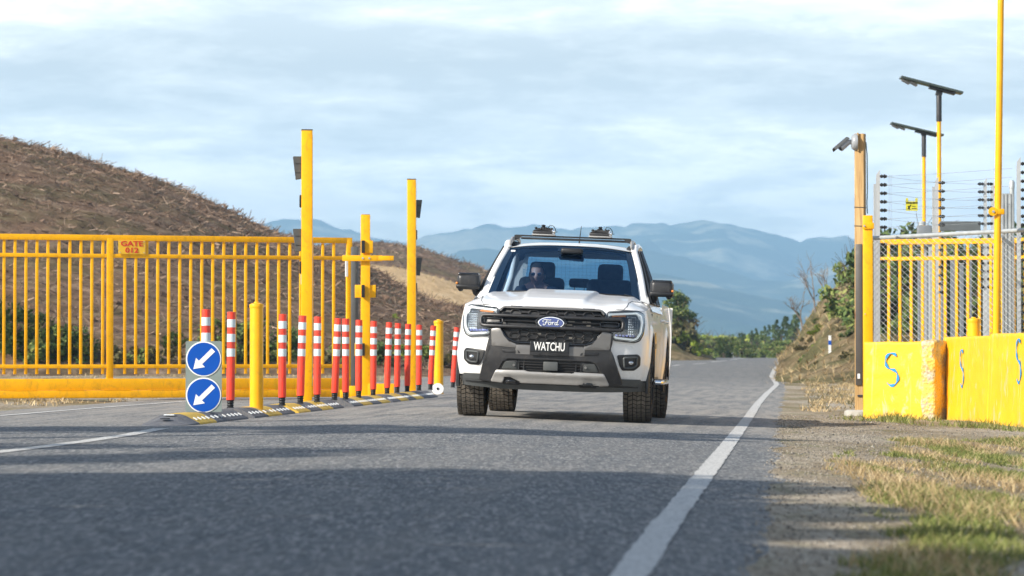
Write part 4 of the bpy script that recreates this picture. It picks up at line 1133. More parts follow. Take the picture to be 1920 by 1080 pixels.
# second yellow gate panel behind the fence
Y = 46.6; ga = at(1652, 600, Y); gb = at(2120, 600, Y - 1.2); L = math.hypot(gb.x - ga.x, 1.2); an = math.atan2(-1.2, gb.x - ga.x)
t = empty('barred_gate', (ga.x, ga.y, -0.12), 'yellow barred gate panel standing behind the chain link fence', 'gate', rz=an)
zt = at(0, 454, Y).z + .12
for nm, z_, w_ in (('top_rail', zt, 0.07), ('middle_rail', zt - 0.222, 0.048), ('lower_rail', 0.5, 0.05)): MB().box((L / 2, 0, z_), (L, 0.05, w_), bev=.004).build(nm, M_yel, t)
MB().box((L / 2, 0, 0.2), (L, 0.10, 0.22), bev=.006).build('bottom_beam', M_yel, t)
k = 0; x_ = (at(1667, 600, Y).x - ga.x)
while x_ < L: MB().box((x_, 0, (0.4 + zt - .035) / 2), (0.036, 0.036, zt - 0.435), bev=.003).build('bar', M_yel, t); x_ += 0.153

# tall yellow pole with clamp
Y = 40.8; xb = at(1867.5, 620, Y); xt = at(1876, 0, Y)
t = empty('tall_pole', (xb.x, Y, -0.12), 'tall thick yellow pole running out of the top of the picture', 'pole')
dxp = (xt.x - xb.x) / (xt.z - xb.z); HH = 6.2
MB().tube([(dxp * (z_ - 0.85), 0, z_) for z_ in (0, 1.5, 3, 4.5, HH)], [0.044, 0.042, 0.040, 0.038, 0.036], 20).build('pole', M_yel_b, t, smooth=40)
zc_ = at(0, 397, Y).z + .12; xc_ = dxp * (zc_ - .85)
cl = MB().box((xc_ - 0.005, -0.005, zc_), (0.15, 0.105, 0.065), bev=0.01).build('clamp', M_yel, t, smooth=40)
MB().lathe([(0.05, -0.062), (0.052, -0.045)], 16, (xc_ - 0.065, 0, zc_ + .0), 'Y').build('clamp_ear', M_yel, cl, smooth=40)
MB().lathe([(0.016, -0.075), (0.016, -0.062)], 10, (xc_ - 0.062, 0, zc_), 'Y').build('bolt', M_bolt, cl)

# galvanised channel post and round pipe post
Y = 41.6; x0 = at(1889.5, 600, Y).x; zt = at(0, 363, Y).z + .12
t = empty('channel_post', (x0, Y, -0.12), 'wide ribbed galvanised channel post right of the tall yellow pole', 'post')
m = MB(); m.box((0, 0, zt / 2), (0.13, 0.05, zt))
for q in (-0.06, -0.02, 0.028, 0.06): m.box((q, -0.03, zt / 2), (0.014, 0.016, zt - .01))
m.build('post', M_galv, t)
for z_ in (zt - 0.12,): MB().lathe([(0.006, -0.045), (0.006, -0.025)], 8, (0.004, 0, z_), 'Y').build('bolt', M_bolt, t)
t = empty('pipe_post', (at(1898, 600, 42.3).x, 42.3, -0.12), 'round galvanised pipe post with a domed cap behind the channel post', 'post')
zt = at(0, 339, 42.3).z + .12
MB().lathe([(0.029, 0), (0.029, zt - .04)], 16).build('pipe', M_galv, t, smooth=40)
MB().lathe([(0.033, zt - 0.09), (0.033, zt - 0.02), (0.025, zt), (0.01, zt + .008)], 16).build('cap', M_galv, t, smooth=40)

# electric fence
t = empty('electric_fence', (at(1650, 600, 43.9).x, 43.9, -0.12), 'multi-wire electric security fence with black insulators above the mesh', 'electric fence')
E0 = t.location.copy()
def eloc(px, py, Y): v = at(px, py, Y) - E0; return v
def epost(px, Y, top, side, n=16, sp=0.104, both=False, w=0.045):
    b0 = eloc(px, 600, Y); zt = eloc(px, top, Y).z
    m = MB(); m.prism([(b0.x - w / 2, 0.3), (b0.x + w / 2, 0.3), (b0.x + w / 2, zt), (b0.x - w / 2, zt - .06)], b0.y - 0.004, b0.y + 0.004)
    m.box((b0.x + w / 2 - .003, b0.y + .02, (zt + .3) / 2 - .02), (0.006, 0.04, zt - .3 - .04)); m.box((b0.x - w / 2 + .003, b0.y + .02, (zt + .3) / 2 - .05), (0.006, 0.04, zt - .3 - .1))
    ps = m.build('fence_post', M_alu, t)
    out = []
    for k in range(n):
        z_ = zt - 0.085 - k * sp
        for s in ((1, -1) if both else (side,)):
            q = MB(); x_ = b0.x + s * w / 2
            q.lathe([(0.016, 0.0), (0.016, 0.012), (0.024, 0.016), (0.024, 0.03), (0.014, 0.034), (0.014, 0.044), (0.026, 0.048), (0.026, 0.062), (0.018, 0.066), (0.018, 0.082), (0.010, 0.088)] if s > 0 else
                    [(0.016, -0.0), (0.016, -0.012), (0.024, -0.016), (0.024, -0.03), (0.014, -0.034), (0.014, -0.044), (0.026, -0.048), (0.026, -0.062), (0.018, -0.066), (0.018, -0.082), (0.010, -0.088)], 10, (x_, b0.y - .01, z_), 'X')
            q.build('insulator', M_blk, ps, smooth=30)
        out.append(Vector((b0.x + side * (w / 2 + .055), b0.y - .01, z_)))
    return out
wa = epost(1647, 43.9, 318, 1, 18, 0.106); 
wb = epost(1757, 48.0, 331, 1, 14, 0.115); wc = epost(1848, 51.0, 334, 1, 14, 0.115, both=True); wd = epost(1911, 42.6, 294, 1, 20, 0.106); we = epost(1862, 52.5, 340, 1, 12, 0.115)
gp = MB(); b0 = eloc(1641, 600, 44.2); gp.box((b0.x, b0.y, (eloc(0, 345, 44.2).z) / 2), (0.035, 0.035, eloc(0, 345, 44.2).z)); gp.build('fence_post', M_alu, t)
gp = MB(); b0 = eloc(1752, 600, 48.3); gp.box((b0.x, b0.y, (eloc(0, 350, 48.3).z) / 2), (0.05, 0.05, eloc(0, 350, 48.3).z)); gp.build('fence_post', M_alu, t)
def wire(a, b_, sag=0.01):
    m = (a + b_) / 2 - Vector((0, 0, sag)); MB().tube([a, m, b_], 0.0021, 3, cap=False).build('wire', M_galv, t, fix=False)
for k in range(10): wire(wa[k], wd[min(k + 1, 19)] + Vector((-0.16, 0, 0.05)))
for k in range(9): wire(wa[k], wb[k])
for k in range(9): wire(wb[k], wc[k])
for px in (1667, 1671): v0, v1 = eloc(px, 328, 43.9), eloc(px, 430, 43.9); MB().tube([v0, v1], 0.0018, 3).build('wire', M_galv, t)
c = eloc(1709.5, 385, 44.3)
sgm = MB().prism([(c.x - .075, c.z - .068), (c.x + .075, c.z - .068), (c.x + .075, c.z + .09), (c.x + .045, c.z + .09), (c.x + .045, c.z + .05), (c.x - .045, c.z + .05), (c.x - .045, c.z + .09), (c.x - .075, c.z + .09)], c.y - .003, c.y + .003).build('warning_sign', pm('warning_yellow', (0.62, 0.58, 0.03), 0.45, var=0.05), t)
tb = MB(); vs, fs = textmesh('WARNING', 0.032, 0.001, bold=0.0015); tb.add([v + Vector((c.x, c.y - .0045, c.z + .03)) for v in vs], fs)
tb.box((c.x - .03, c.y - .0045, c.z - .02), (.014, .002, .06), Matrix.Rotation(R(35), 3, 'Y')); tb.box((c.x - .035, c.y - .0045, c.z - .03), (.014, .002, .055), Matrix.Rotation(R(-25), 3, 'Y'))
tb.box((c.x + .025, c.y - .0045, c.z - .012), (.05, .002, .006)); tb.box((c.x + .03, c.y - .0045, c.z - .042), (.06, .002, .010))
tb.build('lettering', M_blkpaint, sgm, fix=False)

# cantilever beam and steel posts beyond the fence
a, b_ = at(1762, 424, 56), at(1838, 427, 56)
t = empty('support_frame', (a.x, 56, -0.1), 'grey steel beam on posts behind the electric fence', 'steel frame')
MB().box(((b_.x - a.x) / 2, 0, a.z + .1 ), ((b_.x - a.x), 0.1, 0.15), bev=.005).build('beam', M_cdark if False else pm('grey_steel', (0.13, 0.145, 0.15), 0.45, 0.3, var=0.1), t)
for q in (-0.12, b_.x - a.x + .1): MB().box((q, 0.05, 1.25), (0.1, 0.1, 2.5 if q > 0 else 2.62), bev=.005).build('post', M_galv, t)
M_lg = pm('pale_grey_steel', (0.20, 0.22, 0.24), 0.5, 0.2, var=0.1)
for k, (px, Y, py, w, lab) in enumerate([(1727, 52, 478, .10, 'wide pale grey steel post, leftmost behind the barred gate'), (1768, 50, 528, .06, 'short pale grey post behind the barred gate'), (1787, 54, 480, .08, 'grey steel post behind the bars in the middle of the gate'), (1803, 53, 495, .06, 'thin grey steel post behind the gate bars near the round bollard'), (1817, 55, 480, .08, 'grey steel post behind the gate right above the round bollard'), (1742, 58, 480, .12, 'grey steel post set back behind the leftmost one')]):
    p = at(px, py, Y); t = empty('steel_post', (p.x, Y, -0.12), lab, 'post')
    MB().box((0, 0, (p.z + .12) / 2), (w, w * .8, p.z + .12), bev=.006).build('post', M_lg, t)
    MB().box((0, 0, p.z + .125), (w + .02, w * .8 + .02, .012)).build('cap', M_galv, t)
p = at(1733, 440, 50); t = empty('junction_box', (p.x, 50, -0.12), 'small pale equipment box on a post behind the mesh fence', 'equipment box')
MB().box((0, 0, p.z + .10), (0.20, 0.15, 0.30), bev=.01).build('box', M_lg, t, smooth=40); MB().box((0, 0.02, (p.z - .05) / 2), (.06, .06, p.z - .05)).build('post', M_galv, t)
MB().lathe([(0.05, p.z + .255), (0.05, p.z + .29), (0.03, p.z + .31)], 12, (-0.03, 0, 0)).build('cap', M_galv, t)

# solar street lamps
def solar(px, Y, ptop, xa, ya, xb, yb, label):
    base = at(px, 600, Y); zt = at(px, ptop, Y).z
    t = empty('solar_lamp', (base.x, Y, -0.1), label, 'street lamp', 'solar lamps on yellow poles'); H = zt + .1
    MB().tube([(0, 0, 0), (0, 0, H - 0.55)], 0.04, 14).build('pole', M_yel_b, t, smooth=40)
    MB().lathe([(0.052, H - 0.56), (0.052, H - 0.06), (0.045, H - 0.04)], 14).build('pole_sleeve', M_cdark, t, smooth=40)
    A, B_ = at(xa, ya, Y), at(xb, yb, Y); d = B_ - A; Lp = d.length; an_ = math.atan2(-d.z, d.x); c = (A + B_) / 2 - Vector((base.x, Y, -0.1))
    rot = Matrix.Rotation(an_, 3, 'Y')
    pn = MB().box(c, (Lp, 0.38, 0.045), rot, bev=.008).build('solar_panel', pm('dark_solar_panel', (0.035, 0.05, 0.045), 0.25, var=0.1) if 'dark_solar_panel' not in MATS else MATS['dark_solar_panel'], t)
    MB().box(c + rot @ Vector((0.22, 0, -0.045)), (0.5, 0.2, 0.05), rot, bev=.01).build('battery_box', M_cdark, pn)
    for q in (-0.40, -0.28): MB().box(c + rot @ Vector((q * Lp, 0, -0.055)), (0.16, 0.2, 0.035), rot @ Matrix.Rotation(R(14), 3, 'Y'), bev=.006).build('lamp_head', M_cgrey, pn)
    MB().box((0, 0, H - 0.03), (0.12, 0.10, 0.10), rot, bev=.01).build('bracket', M_cdark, t)
solar(1761.5, 66, 172, 1688, 145, 1804, 175, 'taller looking solar street lamp, dark tilted panel on a yellow pole')
solar(1733, 80, 248, 1670, 231, 1768, 254, 'lower looking solar street lamp left of and behind the other')

# ------------------------------------------------------------------ the white pickup
# local frame: x to picture right, -y towards the camera (front), z up; origin on the ground between the front wheels
T = empty('pickup_truck', (0.420, 34.65, -0.006), 'white double cab pickup with a black grille and roof rack, driving towards the camera', 'pickup truck')
T.rotation_euler = (R(-0.2), R(2.3), R(-5.0))
WB = 3.27; HW = 0.922; TR = 0.395
def fx(z):
    if z > 0.8: return 1 - 0.05 * ((z - 0.8) / 0.32) ** 2
    return 1 - 0.035 * max(0, (0.62 - z) / 0.2) ** 1.5
def F(x, z):
    w = HW * fx(z); q = min(0.9995, abs(x) / w)
    y = -0.905 + 0.50 * (1 - (1 - q ** 2.7) ** (1 / 2.7))
    if z > 0.92: y += (z - 0.92) * 0.35
    if z < 0.55: y += (0.55 - z) * 0.35
    return y
def rnd(poly, r=0.02, n=4):
    out = []; N = len(poly)
    for i in range(N):
        p = Vector(poly[i]); a = Vector(poly[i - 1]); b = Vector(poly[(i + 1) % N])
        u, v = (a - p), (b - p); rr = min(r, u.length * .45, v.length * .45)
        p0 = p + u.normalized() * rr; p1 = p + v.normalized() * rr
        for k in range(n + 1):
            t = k / n; q = p0.lerp(p, t).lerp(p.lerp(p1, t), t); out.append((q.x, q.y))
    return out
def mir(poly): return [(-x, z) for x, z in poly][::-1]
def panel(name, poly, off, depth, mat, parent, bev=0.006, step=0.05, smooth=40, extra=None):
    """a polygon in (x, z) laid on the nose surface, standing off by 'off' and 'depth' thick"""
    bm = bmesh.new()
    f = bm.faces.new([bm.verts.new((x, 0, z)) for x, z in poly])
    bmesh.ops.triangulate(bm, faces=[f]); 
    xs0, xs1 = min(p[0] for p in poly), max(p[0] for p in poly); zs0, zs1 = min(p[1] for p in poly), max(p[1] for p in poly)
    for ax_, a0, a1 in ((0, xs0, xs1), (2, zs0, zs1)):
        n = int((a1 - a0) / step)
        for i in range(1, n + 1):
            co = Vector((0, 0, 0)); no = Vector((0, 0, 0)); co[ax_] = a0 + (a1 - a0) * i / (n + 1); no[ax_] = 1
            bmesh.ops.bisect_plane(bm, geom=bm.verts[:] + bm.edges[:] + bm.faces[:], plane_co=co, plane_no=no, dist=1e-5)
    def ring(outw, back):
        be = [e for e in bm.edges if len(e.link_faces) == 1]
        nrm = {}
        for e in be:
            fc = e.link_faces[0]; 
            if back > 0 and ring.first is False: pass
            c = fc.calc_center_median(); mid = (e.verts[0].co + e.verts[1].co) / 2
            d = (e.verts[1].co - e.verts[0].co); n_ = Vector((d.z, 0, -d.x))
            if n_.length > 1e-9: n_.normalize()
            for v in e.verts: nrm.setdefault(v.index, Vector()); 
            e_n = n_
            # pick outward side using the original interior
            if ring.first:
                if (mid + n_ * 1e-3 - c).length < (mid - c).length: e_n = -n_
            ring.store.append((e, e_n))
        return be
    # first offset: compute outward normals per boundary vertex
    bm.verts.index_update()
    be = [e for e in bm.edges if len(e.link_faces) == 1]; out = {}
    for e in be:
        fc = e.link_faces[0]; c = fc.calc_center_median(); mid = (e.verts[0].co + e.verts[1].co) / 2
        d = e.verts[1].co - e.verts[0].co; n_ = Vector((d.z, 0, -d.x)).normalized()
        if n_.dot(c - mid) > 0: n_ = -n_
        for v in e.verts: out[v] = out.get(v, Vector()) + n_
    for v in out: out[v] = out[v].normalized() if out[v].length > 1e-6 else Vector()
    lay = {v: off for v in bm.verts}
    cur = {v: v for v in out}
    edges = [(e.verts[0], e.verts[1]) for e in be]
    for (ow, dp) in ((bev * 0.6, bev * 0.3), (bev, bev), (bev, depth)):
        new = {}
        for v in out:
            nv = bm.verts.new((v.co.x + out[v].x * ow, 0, v.co.z + out[v].z * ow)); lay[nv] = off - dp; new[v] = nv
        for a, b in edges:
            try: bm.faces.new((cur[a], cur[b], new[b], new[a]))
            except ValueError: pass
        cur = new
    for v in bm.verts: v.co.y = F(v.co.x, v.co.z) - lay[v]
    if extra: 
        for v in bm.verts: extra(v)
    bmesh.ops.recalc_face_normals(bm, faces=bm.faces)
    me = bpy.data.meshes.new(name); bm.to_mesh(me); bm.free(); me.materials.append(mat)
    me.polygons.foreach_set('use_smooth', [True] * len(me.polygons)); me.set_sharp_from_angle(angle=R(smooth))
    o = bpy.data.objects.new(name, me); COL.objects.link(o); o.parent = parent
    return o
def fpath(pts, off): return [(x, F(x, z) - off, z) for x, z in pts]
def dens(pts, step=0.03, close=False):
    out = []; q = pts + ([pts[0]] if close else [])
    for a, b in zip(q, q[1:]):
        n = max(1, int(math.hypot(b[0] - a[0], b[1] - a[1]) / step))
        out += [(lerp(a[0], b[0], i / n), lerp(a[1], b[1], i / n)) for i in range(n)]
    out.append(q[-1]); return out

# body shell: nose wrap, fenders, doors and bed sides with wheel arches
AR = 0.475
def contour():
    pts = []
    n = 44
    for i in range(n + 1):                          # half nose, from the middle to the side
        a = i / n; q = math.sin(a * PI / 2) ** (1 / 1.0)
        q = min(1.0, q); y = -0.905 + 0.50 * (1 - max(0, (1 - q ** 2.7)) ** (1 / 2.7)); pts.append((q, y, 1 - ss(-0.8, -0.4, y)))
    y = -0.405
    while y < 4.40: y += 0.035; pts.append((1.0, y, 0.0))
    return pts
CT = contour()
def top_z(y, q):
    if y < 0.45: return 1.085 + 0.05 * ss(-0.8, 0.4, y) - 0.02 * (1 - ss(-.75, -.55, y)) * ss(0.8, 1, q) * 0
    if y < 2.55: return lerp(1.135, 1.155, ss(.45, 2.5, y))
    return 1.155 + 0.055 * ss(2.58, 2.95, y)
def bot_z(y):
    b = 0.415 if y < -0.2 else 0.40
    for yc in (0.0, WB):
        d = abs(y - yc)
        if d < AR: b = max(b, TR + math.sqrt(AR * AR - d * d) * 1.02)
    return b
sh = MB(); NR = 16
for s in (1, -1):
    def fn(u, v, s=s):
        k = u * (len(CT) - 1); q, y, nw = CT[int(round(k))]
        zt, zb = top_z(y, q), bot_z(y); z = lerp(zb, zt, v)
        w = fx(z) if y < .5 else lerp(fx(z), 1 - 0.035 * max(0, (z - .85) / .3) ** 1.5 - .02 * max(0, (.62 - z) / .2), ss(.5, .8, y))
        x = HW * w * q
        if 0.55 < y < 2.62: x -= 0.022 * ss(.5, .75, y) * (1 - ss(2.3, 2.62, y)) * (0.4 + 0.6 * math.sin(max(0, min(1, (z - .42) / .5)) * PI)) * q
        for yc in (0.0, WB):                        # swollen arches
            dd = math.hypot(y - yc, z - TR); x += 0.022 * math.exp(-((dd - AR - .03) / .05) ** 2) * (q > .99) 
        yy = y
        if nw > 0:
            if z > 0.92: yy += (z - 0.92) * 0.35 * nw
            if z < 0.55: yy += (0.55 - z) * 0.35 * nw
        return (s * x, yy, z)
    sh.grid(fn, len(CT) - 1, NR)
# tail end and bed front
sh.grid(lambda u, v: (lerp(-.93, .93, u), 4.43, lerp(.45, 1.20, v)), 4, 2)
sh.grid(lambda u, v: (lerp(-.9, .9, u), 2.72, lerp(.7, 1.155, v)), 4, 2)
# arch inner liners
body = sh.build('body', M_car, T, smooth=50, fix=False)
bm = bmesh.new(); bm.from_mesh(body.data); bmesh.ops.remove_doubles(bm, verts=bm.verts, dist=5e-4); bmesh.ops.recalc_face_normals(bm, faces=bm.faces); bm.to_mesh(body.data); bm.free()
hood = MB()
def hoodf(u, v):
    y = lerp(-0.85, 0.47, v ** 0.85); zt = top_z(y, 1)
    yb = y - (zt - 0.92) * 0.35 * (1 - ss(-0.8, -0.4, y))
    a = max(0, min(1, 1 - (yb + 0.905) / 0.50)); q = 1.0 if yb > -0.406 else max(0.05, (1 - a ** 2.7)) ** (1 / 2.7)
    w = HW * fx(zt) * q; t = u * 2 - 1; t = math.copysign(abs(t) ** 0.9, t); x = w * t
    crest = interp([(-0.9, 1.085), (-0.8, 1.112), (-0.6, 1.155), (-0.3, 1.196), (0.0, 1.226), (0.47, 1.262)], y)
    g = 1 - abs(t) ** 5.5
    z = zt + (crest - zt) * g
    k = ss(-0.85, -0.55, y)
    z += 0.022 * (1 - ss(0.27, 0.31, abs(x) - 0.06 * v)) * k                                     # power dome
    z -= 0.012 * math.exp(-((abs(x) - 0.46) / 0.10) ** 2) * k
    z += 0.016 * math.exp(-((abs(x) - 0.71) / 0.05) ** 2) * k
    return (x, y, z + 0.001)
hood.grid(hoodf, 90, 36)
hood.grid(lambda u, v: (hoodf(u, 0)[0], hoodf(u, 0)[1] - 0.004 + .01 * v, hoodf(u, 0)[2] - 0.03 * v), 90, 1)
hd = hood.build('bonnet', M_car, T, smooth=70, fix=False)
# shut line between bonnet and wings
for s in (1, -1):
    m = MB(); p = []
    for k in range(20):
        v = k / 19; y = lerp(-0.80, 0.45, v ** .85); x = s * lerp(0.70, 0.805, ss(0, 1, v)); 
        best = min((hoodf(i / 180, v) for i in range(181)), key=lambda q: abs(q[0] - x)); p.append((best[0], best[1], best[2] + 0.000))
    m.tube(p, 0.0045, 4, cap=False); m.build('shut_line', M_blk, hd)

# under body and wheel housings
ub = MB(); ub.box((0, 1.9, 0.46), (1.15, 4.6, 0.20)); ub.box((0, -0.30, 0.42), (1.0, 0.8, 0.16)); ub.box((0, -0.45, 0.62), (1.1, 0.5, 0.35))
for s in (-1, 1):
    for yc in (0, WB): 
        ub.box((s * 0.60, yc, 0.62), (0.03, 1.0, 0.5))
        ub.grid(lambda u, v, s=s, yc=yc: (s * lerp(0.60, 0.935, v), yc - math.cos(u * PI) * (AR + .01), TR + math.sin(u * PI) * (AR + .014)), 14, 1)
    ub.box((s * 0.87, 1.63, 0.50), (0.05, 2.2, 0.2))
ub.box((0, WB, 0.40), (1.3, 0.12, 0.12)); ub.ell((0.1, WB, 0.40), (0.16, 0.16, 0.15)); ub.box((0, 0.05, 0.36), (1.3, 0.1, 0.06))
ub.build('undercarriage', M_blk, T, fix=False)
# arch trims
for s in (1, -1):
    for yc in (0.0, WB):
        m = MB(); p = []
        for k in range(25):
            a = R(-12 + 204 * k / 24); y = yc - math.cos(a) * (AR + .006); z = TR + math.sin(a) * (AR + .01)
            nose = y < -0.40; q = 1.0
            p.append((s * (HW * 0.997 + .003), y, z))
        m.tube(p, 0.021, 6); m.build('arch_trim', M_cdark, T, smooth=50)

# ---- front end
def sym(fn): fn(1); fn(-1)
grille = panel('grille', rnd([(-.465, 1.068), (.465, 1.068), (.515, 1.01), (.505, .90), (.465, .85), (.43, .79), (.34, .745), (-.34, .745), (-.43, .79), (-.465, .85), (-.505, .90), (-.515, 1.01)], .03), 0.006, 0.02, M_blk, T)
ring = rnd([(-.475, 1.074), (.475, 1.074), (.525, 1.012), (.515, .895), (.472, .845), (.436, .782), (.343, .737), (-.343, .737), (-.436, .782), (-.472, .845), (-.515, .895), (-.525, 1.012)], .035)
m = MB(); m.tube(fpath(dens(ring, .03, True), 0.022), 0.013, 8, cap=False); m.build('grille_surround', M_blkgloss, grille, smooth=60)
m = MB(); m.tube(fpath(dens([(-.50, 1.035), (-.47, 1.072), (.47, 1.072), (.50, 1.035)], .03), 0.034), 0.011, 8); m.build('grille_brow', M_cgrey, grille, smooth=60)
# honeycomb
def inside(poly, x, z):
    c = False; n = len(poly)
    for i in range(n):
        x1, z1 = poly[i]; x2, z2 = poly[(i + 1) % n]
        if (z1 > z) != (z2 > z) and x < (x2 - x1) * (z - z1) / (z2 - z1) + x1: c = not c
    return c
hc = MB(); PX, PH, HA = 0.088, 0.054, 0.032
def hseg(a, b):
    if all(inside(ring, *q) for q in (a, b)) and not (0.902 < (a[1] + b[1]) / 2 < 0.985): hc.tube(fpath([a, b], 0.020), 0.0062, 4)
for col in range(-7, 8):
    for row in range(-1, 8):
        cx_ = col * PX; cz_ = 0.752 + row * PH + (PH / 2 if col % 2 else 0); hb = PX - HA
        hseg((cx_ - HA, cz_ + PH / 2), (cx_ + HA, cz_ + PH / 2)); hseg((cx_ + HA, cz_ + PH / 2), (cx_ + hb, cz_)); hseg((cx_ + hb, cz_), (cx_ + HA, cz_ - PH / 2))
hc.build('honeycomb_mesh', M_cdark, grille, fix=False)
m = MB()
random.seed(4)
M_glint = pm('glint_metal', (0.22, 0.20, 0.17), 0.4, 0.6, var=.3)
for k in range(10):
    x = random.choice([-1, 1]) * random.uniform(.10, .42); z = random.choice([.925, .955, .80, .83]); MB().box((x, F(x, z) - 0.009, z), (random.uniform(.03, .07), .004, .016)).build('radiator_glint', M_glint, grille)  # metal chips standing in for glints of light off the radiator
# twin bar with looped ends
loop = rnd([(-.685, .992), (.685, .992), (.685, .890), (-.685, .890)], .045, 6)
m = MB(); P = fpath(dens(loop, .03, True), 0.050); m.tube(P, 0.0185, 8, cap=False); cb = m.build('grille_bar', M_cdark, grille, smooth=60)
for s in (-1, 1):
    m = MB(); m.tube(fpath(dens(rnd([(s * .645, .962), (s * .47, .962), (s * .47, .920), (s * .645, .920)], .015), .02, True), 0.050), 0.008, 6, cap=False)
    m.build('loop_inset', M_blkgloss, cb, smooth=60)
for s in (-1, 1): panel('bar_end', rnd([(s * .50, .968), (s * .655, .968), (s * .655, .914), (s * .50, .914)] if s < 0 else [(.50, .914), (.655, .914), (.655, .968), (.50, .968)], .02), 0.036, 0.03, M_blk, cb)
m = MB(); m.tube(fpath([(-.46, .942), (-.15, .942)], 0.028), 0.010, 5); m.tube(fpath([(.15, .942), (.46, .942)], 0.028), 0.010, 5); m.build('bar_slat', M_blk, cb)
# emblem
e0 = F(0, .94) - 0.062
em = MB(); em.add(*(lambda prof: ([(r * math.cos(2 * PI * k / 40) * 1.0, h, .937 + r * .48 * math.sin(2 * PI * k / 40)) for r, h in prof for k in range(40)], [(i * 40 + k, i * 40 + (k + 1) % 40, (i + 1) * 40 + (k + 1) % 40, (i + 1) * 40 + k) for i in range(len(prof) - 1) for k in range(40)] + [tuple(range((len(prof) - 1) * 40, len(prof) * 40))]))([(0.152, e0 + .06), (0.152, e0 + .004), (0.145, e0), (0.13, e0 + .004)]))
em = em.build('emblem_housing', M_blkgloss, grille, smooth=40)
def oval(name, a, b, y, d, mat, p):
    m = MB(); n = 44
    m.add([(a * q * math.cos(2 * PI * k / n), yy, .937 + b * q * math.sin(2 * PI * k / n)) for q, yy in ((1.0, y + d), (1.0, y + .003), (.96, y)) for k in range(n)],
          [(i * n + k, i * n + (k + 1) % n, (i + 1) * n + (k + 1) % n, (i + 1) * n + k) for i in range(2) for k in range(n)] + [tuple(range(2 * n, 3 * n))])
    return m.build(name, mat, p, smooth=30)
ovo = oval('emblem', 0.127, 0.059, e0 - .006, .012, M_chrome, grille); tag(ovo, 'blue oval emblem with white script lettering')
oval('blue_field', 0.117, 0.0505, e0 - .009, .006, M_emb, em)
ch_ = MB()
def stroke(pts, r=0.0036): 
    n = []
    for i in range(len(pts) - 1):
        p0, p1, p2, p3 = pts[max(0, i - 1)], pts[i], pts[i + 1], pts[min(len(pts) - 1, i + 2)]
        for k in range(5):
            t = k / 5; n.append(tuple(0.5 * ((2 * p1[j]) + (-p0[j] + p2[j]) * t + (2 * p0[j] - 5 * p1[j] + 4 * p2[j] - p3[j]) * t * t + (-p0[j] + 3 * p1[j] - 3 * p2[j] + p3[j]) * t ** 3) for j in (0, 1)))
    n.append(pts[-1]); ch_.tube([(x, e0 - .0125, .937 + z) for x, z in n], r, 5)
stroke([(-.072, .004), (-.080, .016), (-.066, .028), (-.040, .029), (-.014, .026), (.000, .030)])                 # F top swash
stroke([(-.038, .028), (-.044, .010), (-.052, -.010), (-.062, -.022), (-.074, -.020), (-.072, -.010)])            # F stem
stroke([(-.058, .003), (-.040, .004), (-.024, .008)])
stroke([(-.012, .006), (-.024, -.002), (-.022, -.016), (-.010, -.018), (.000, -.006), (-.004, .006), (-.012, .006), (.006, .002), (.018, .006)])   # o
stroke([(.018, .006), (.014, -.006), (.010, -.018)]); stroke([(.012, -.008), (.022, .005), (.032, .006)])                                       # r
stroke([(.058, .004), (.044, .004), (.036, -.010), (.044, -.018), (.056, -.010), (.066, .024), (.072, .030)]); stroke([(.062, .012), (.056, -.010), (.060, -.018), (.074, -.012)])   # d
ch_.build('script_lettering', M_refl, ovo, fix=False)
MB().ell((0, F(0, .865) - .03, .866), (.014, .012, .014), 10, 8).build('front_camera', M_blkgloss, grille, smooth=60)

# headlamps
for s in (-1, 1):
    P = [(-.545, 1.052), (-.80, 1.074), (-.852, 1.05), (-.866, .97), (-.858, .87), (-.83, .812), (-.79, .794), (-.605, .808), (-.585, .87), (-.575, .90), (-.69, .875), (-.71, .90), (-.71, .99), (-.68, 1.008), (-.545, 1.008)]
    P = P if s < 0 else mir(P)
    hl = panel('headlight', rnd(P, .014), 0.006, 0.02, M_blk, T, bev=.003, step=.03)
    m = MB(); D = dens(rnd([(s * .545, 1.040), (s * .795, 1.061), (s * .842, 1.035), (s * .853, .96), (s * .845, .875), (s * .815, .820), (s * .785, .806), (s * .61, .820)], .014), .02)
    m.tube(fpath(D, 0.017), 0.0115, 8); dr = m.build('light_guide', M_drl, hl, smooth=60)
    # reflector modules: small cells
    m = MB()
    for i in range(5):
        for j in range(7):
            x = .735 + i * .019; z = .860 + j * .023
            if x < .73 + .1: m.box((s * x, F(s * x, z) - .010, z), (.015, .012, .018), bev=.002)
    m.build('reflector_cells', M_lens, hl)
    m = MB()
    for i in range(6): x = .625 + i * .032; m.box((s * x, F(s * x, .843) - .010, .843), (.026, .012, .022), bev=.003)
    m.build('lower_projector', pm('violet_tinted_lens', (0.16, 0.18, 0.42), 0.1, 0.8, var=.5, vs=50) if 'violet_tinted_lens' not in MATS else MATS['violet_tinted_lens'], hl)
    m = MB(); m.tube(fpath(dens([(s * .57, 1.022), (s * .70, 1.030)], .02), .012), 0.009, 6, flat=1.0); m.build('indicator', M_amber, hl)
    m = MB(); m.tube(fpath(dens([(s * .71, 1.020), (s * .79, 1.024)], .02), .010), 0.010, 6); m.build('upper_reflector', M_lens, hl)
    C = rnd([(-.53, 1.064), (-.805, 1.087), (-.866, 1.06), (-.880, .97), (-.872, .865), (-.842, .80), (-.795, .780), (-.60, .795), (-.578, .86), (-.56, .90), (-.53, .94)], .02); C = C if s < 0 else mir(C)
    panel('lamp_cover', C, 0.034, 0.03, M_lampg, hl, bev=.006, step=.04)
    m = MB(); m.tube(fpath(dens(C, .03, True), .012), 0.006, 5, cap=False); m.build('lamp_gasket', M_blk, hl)

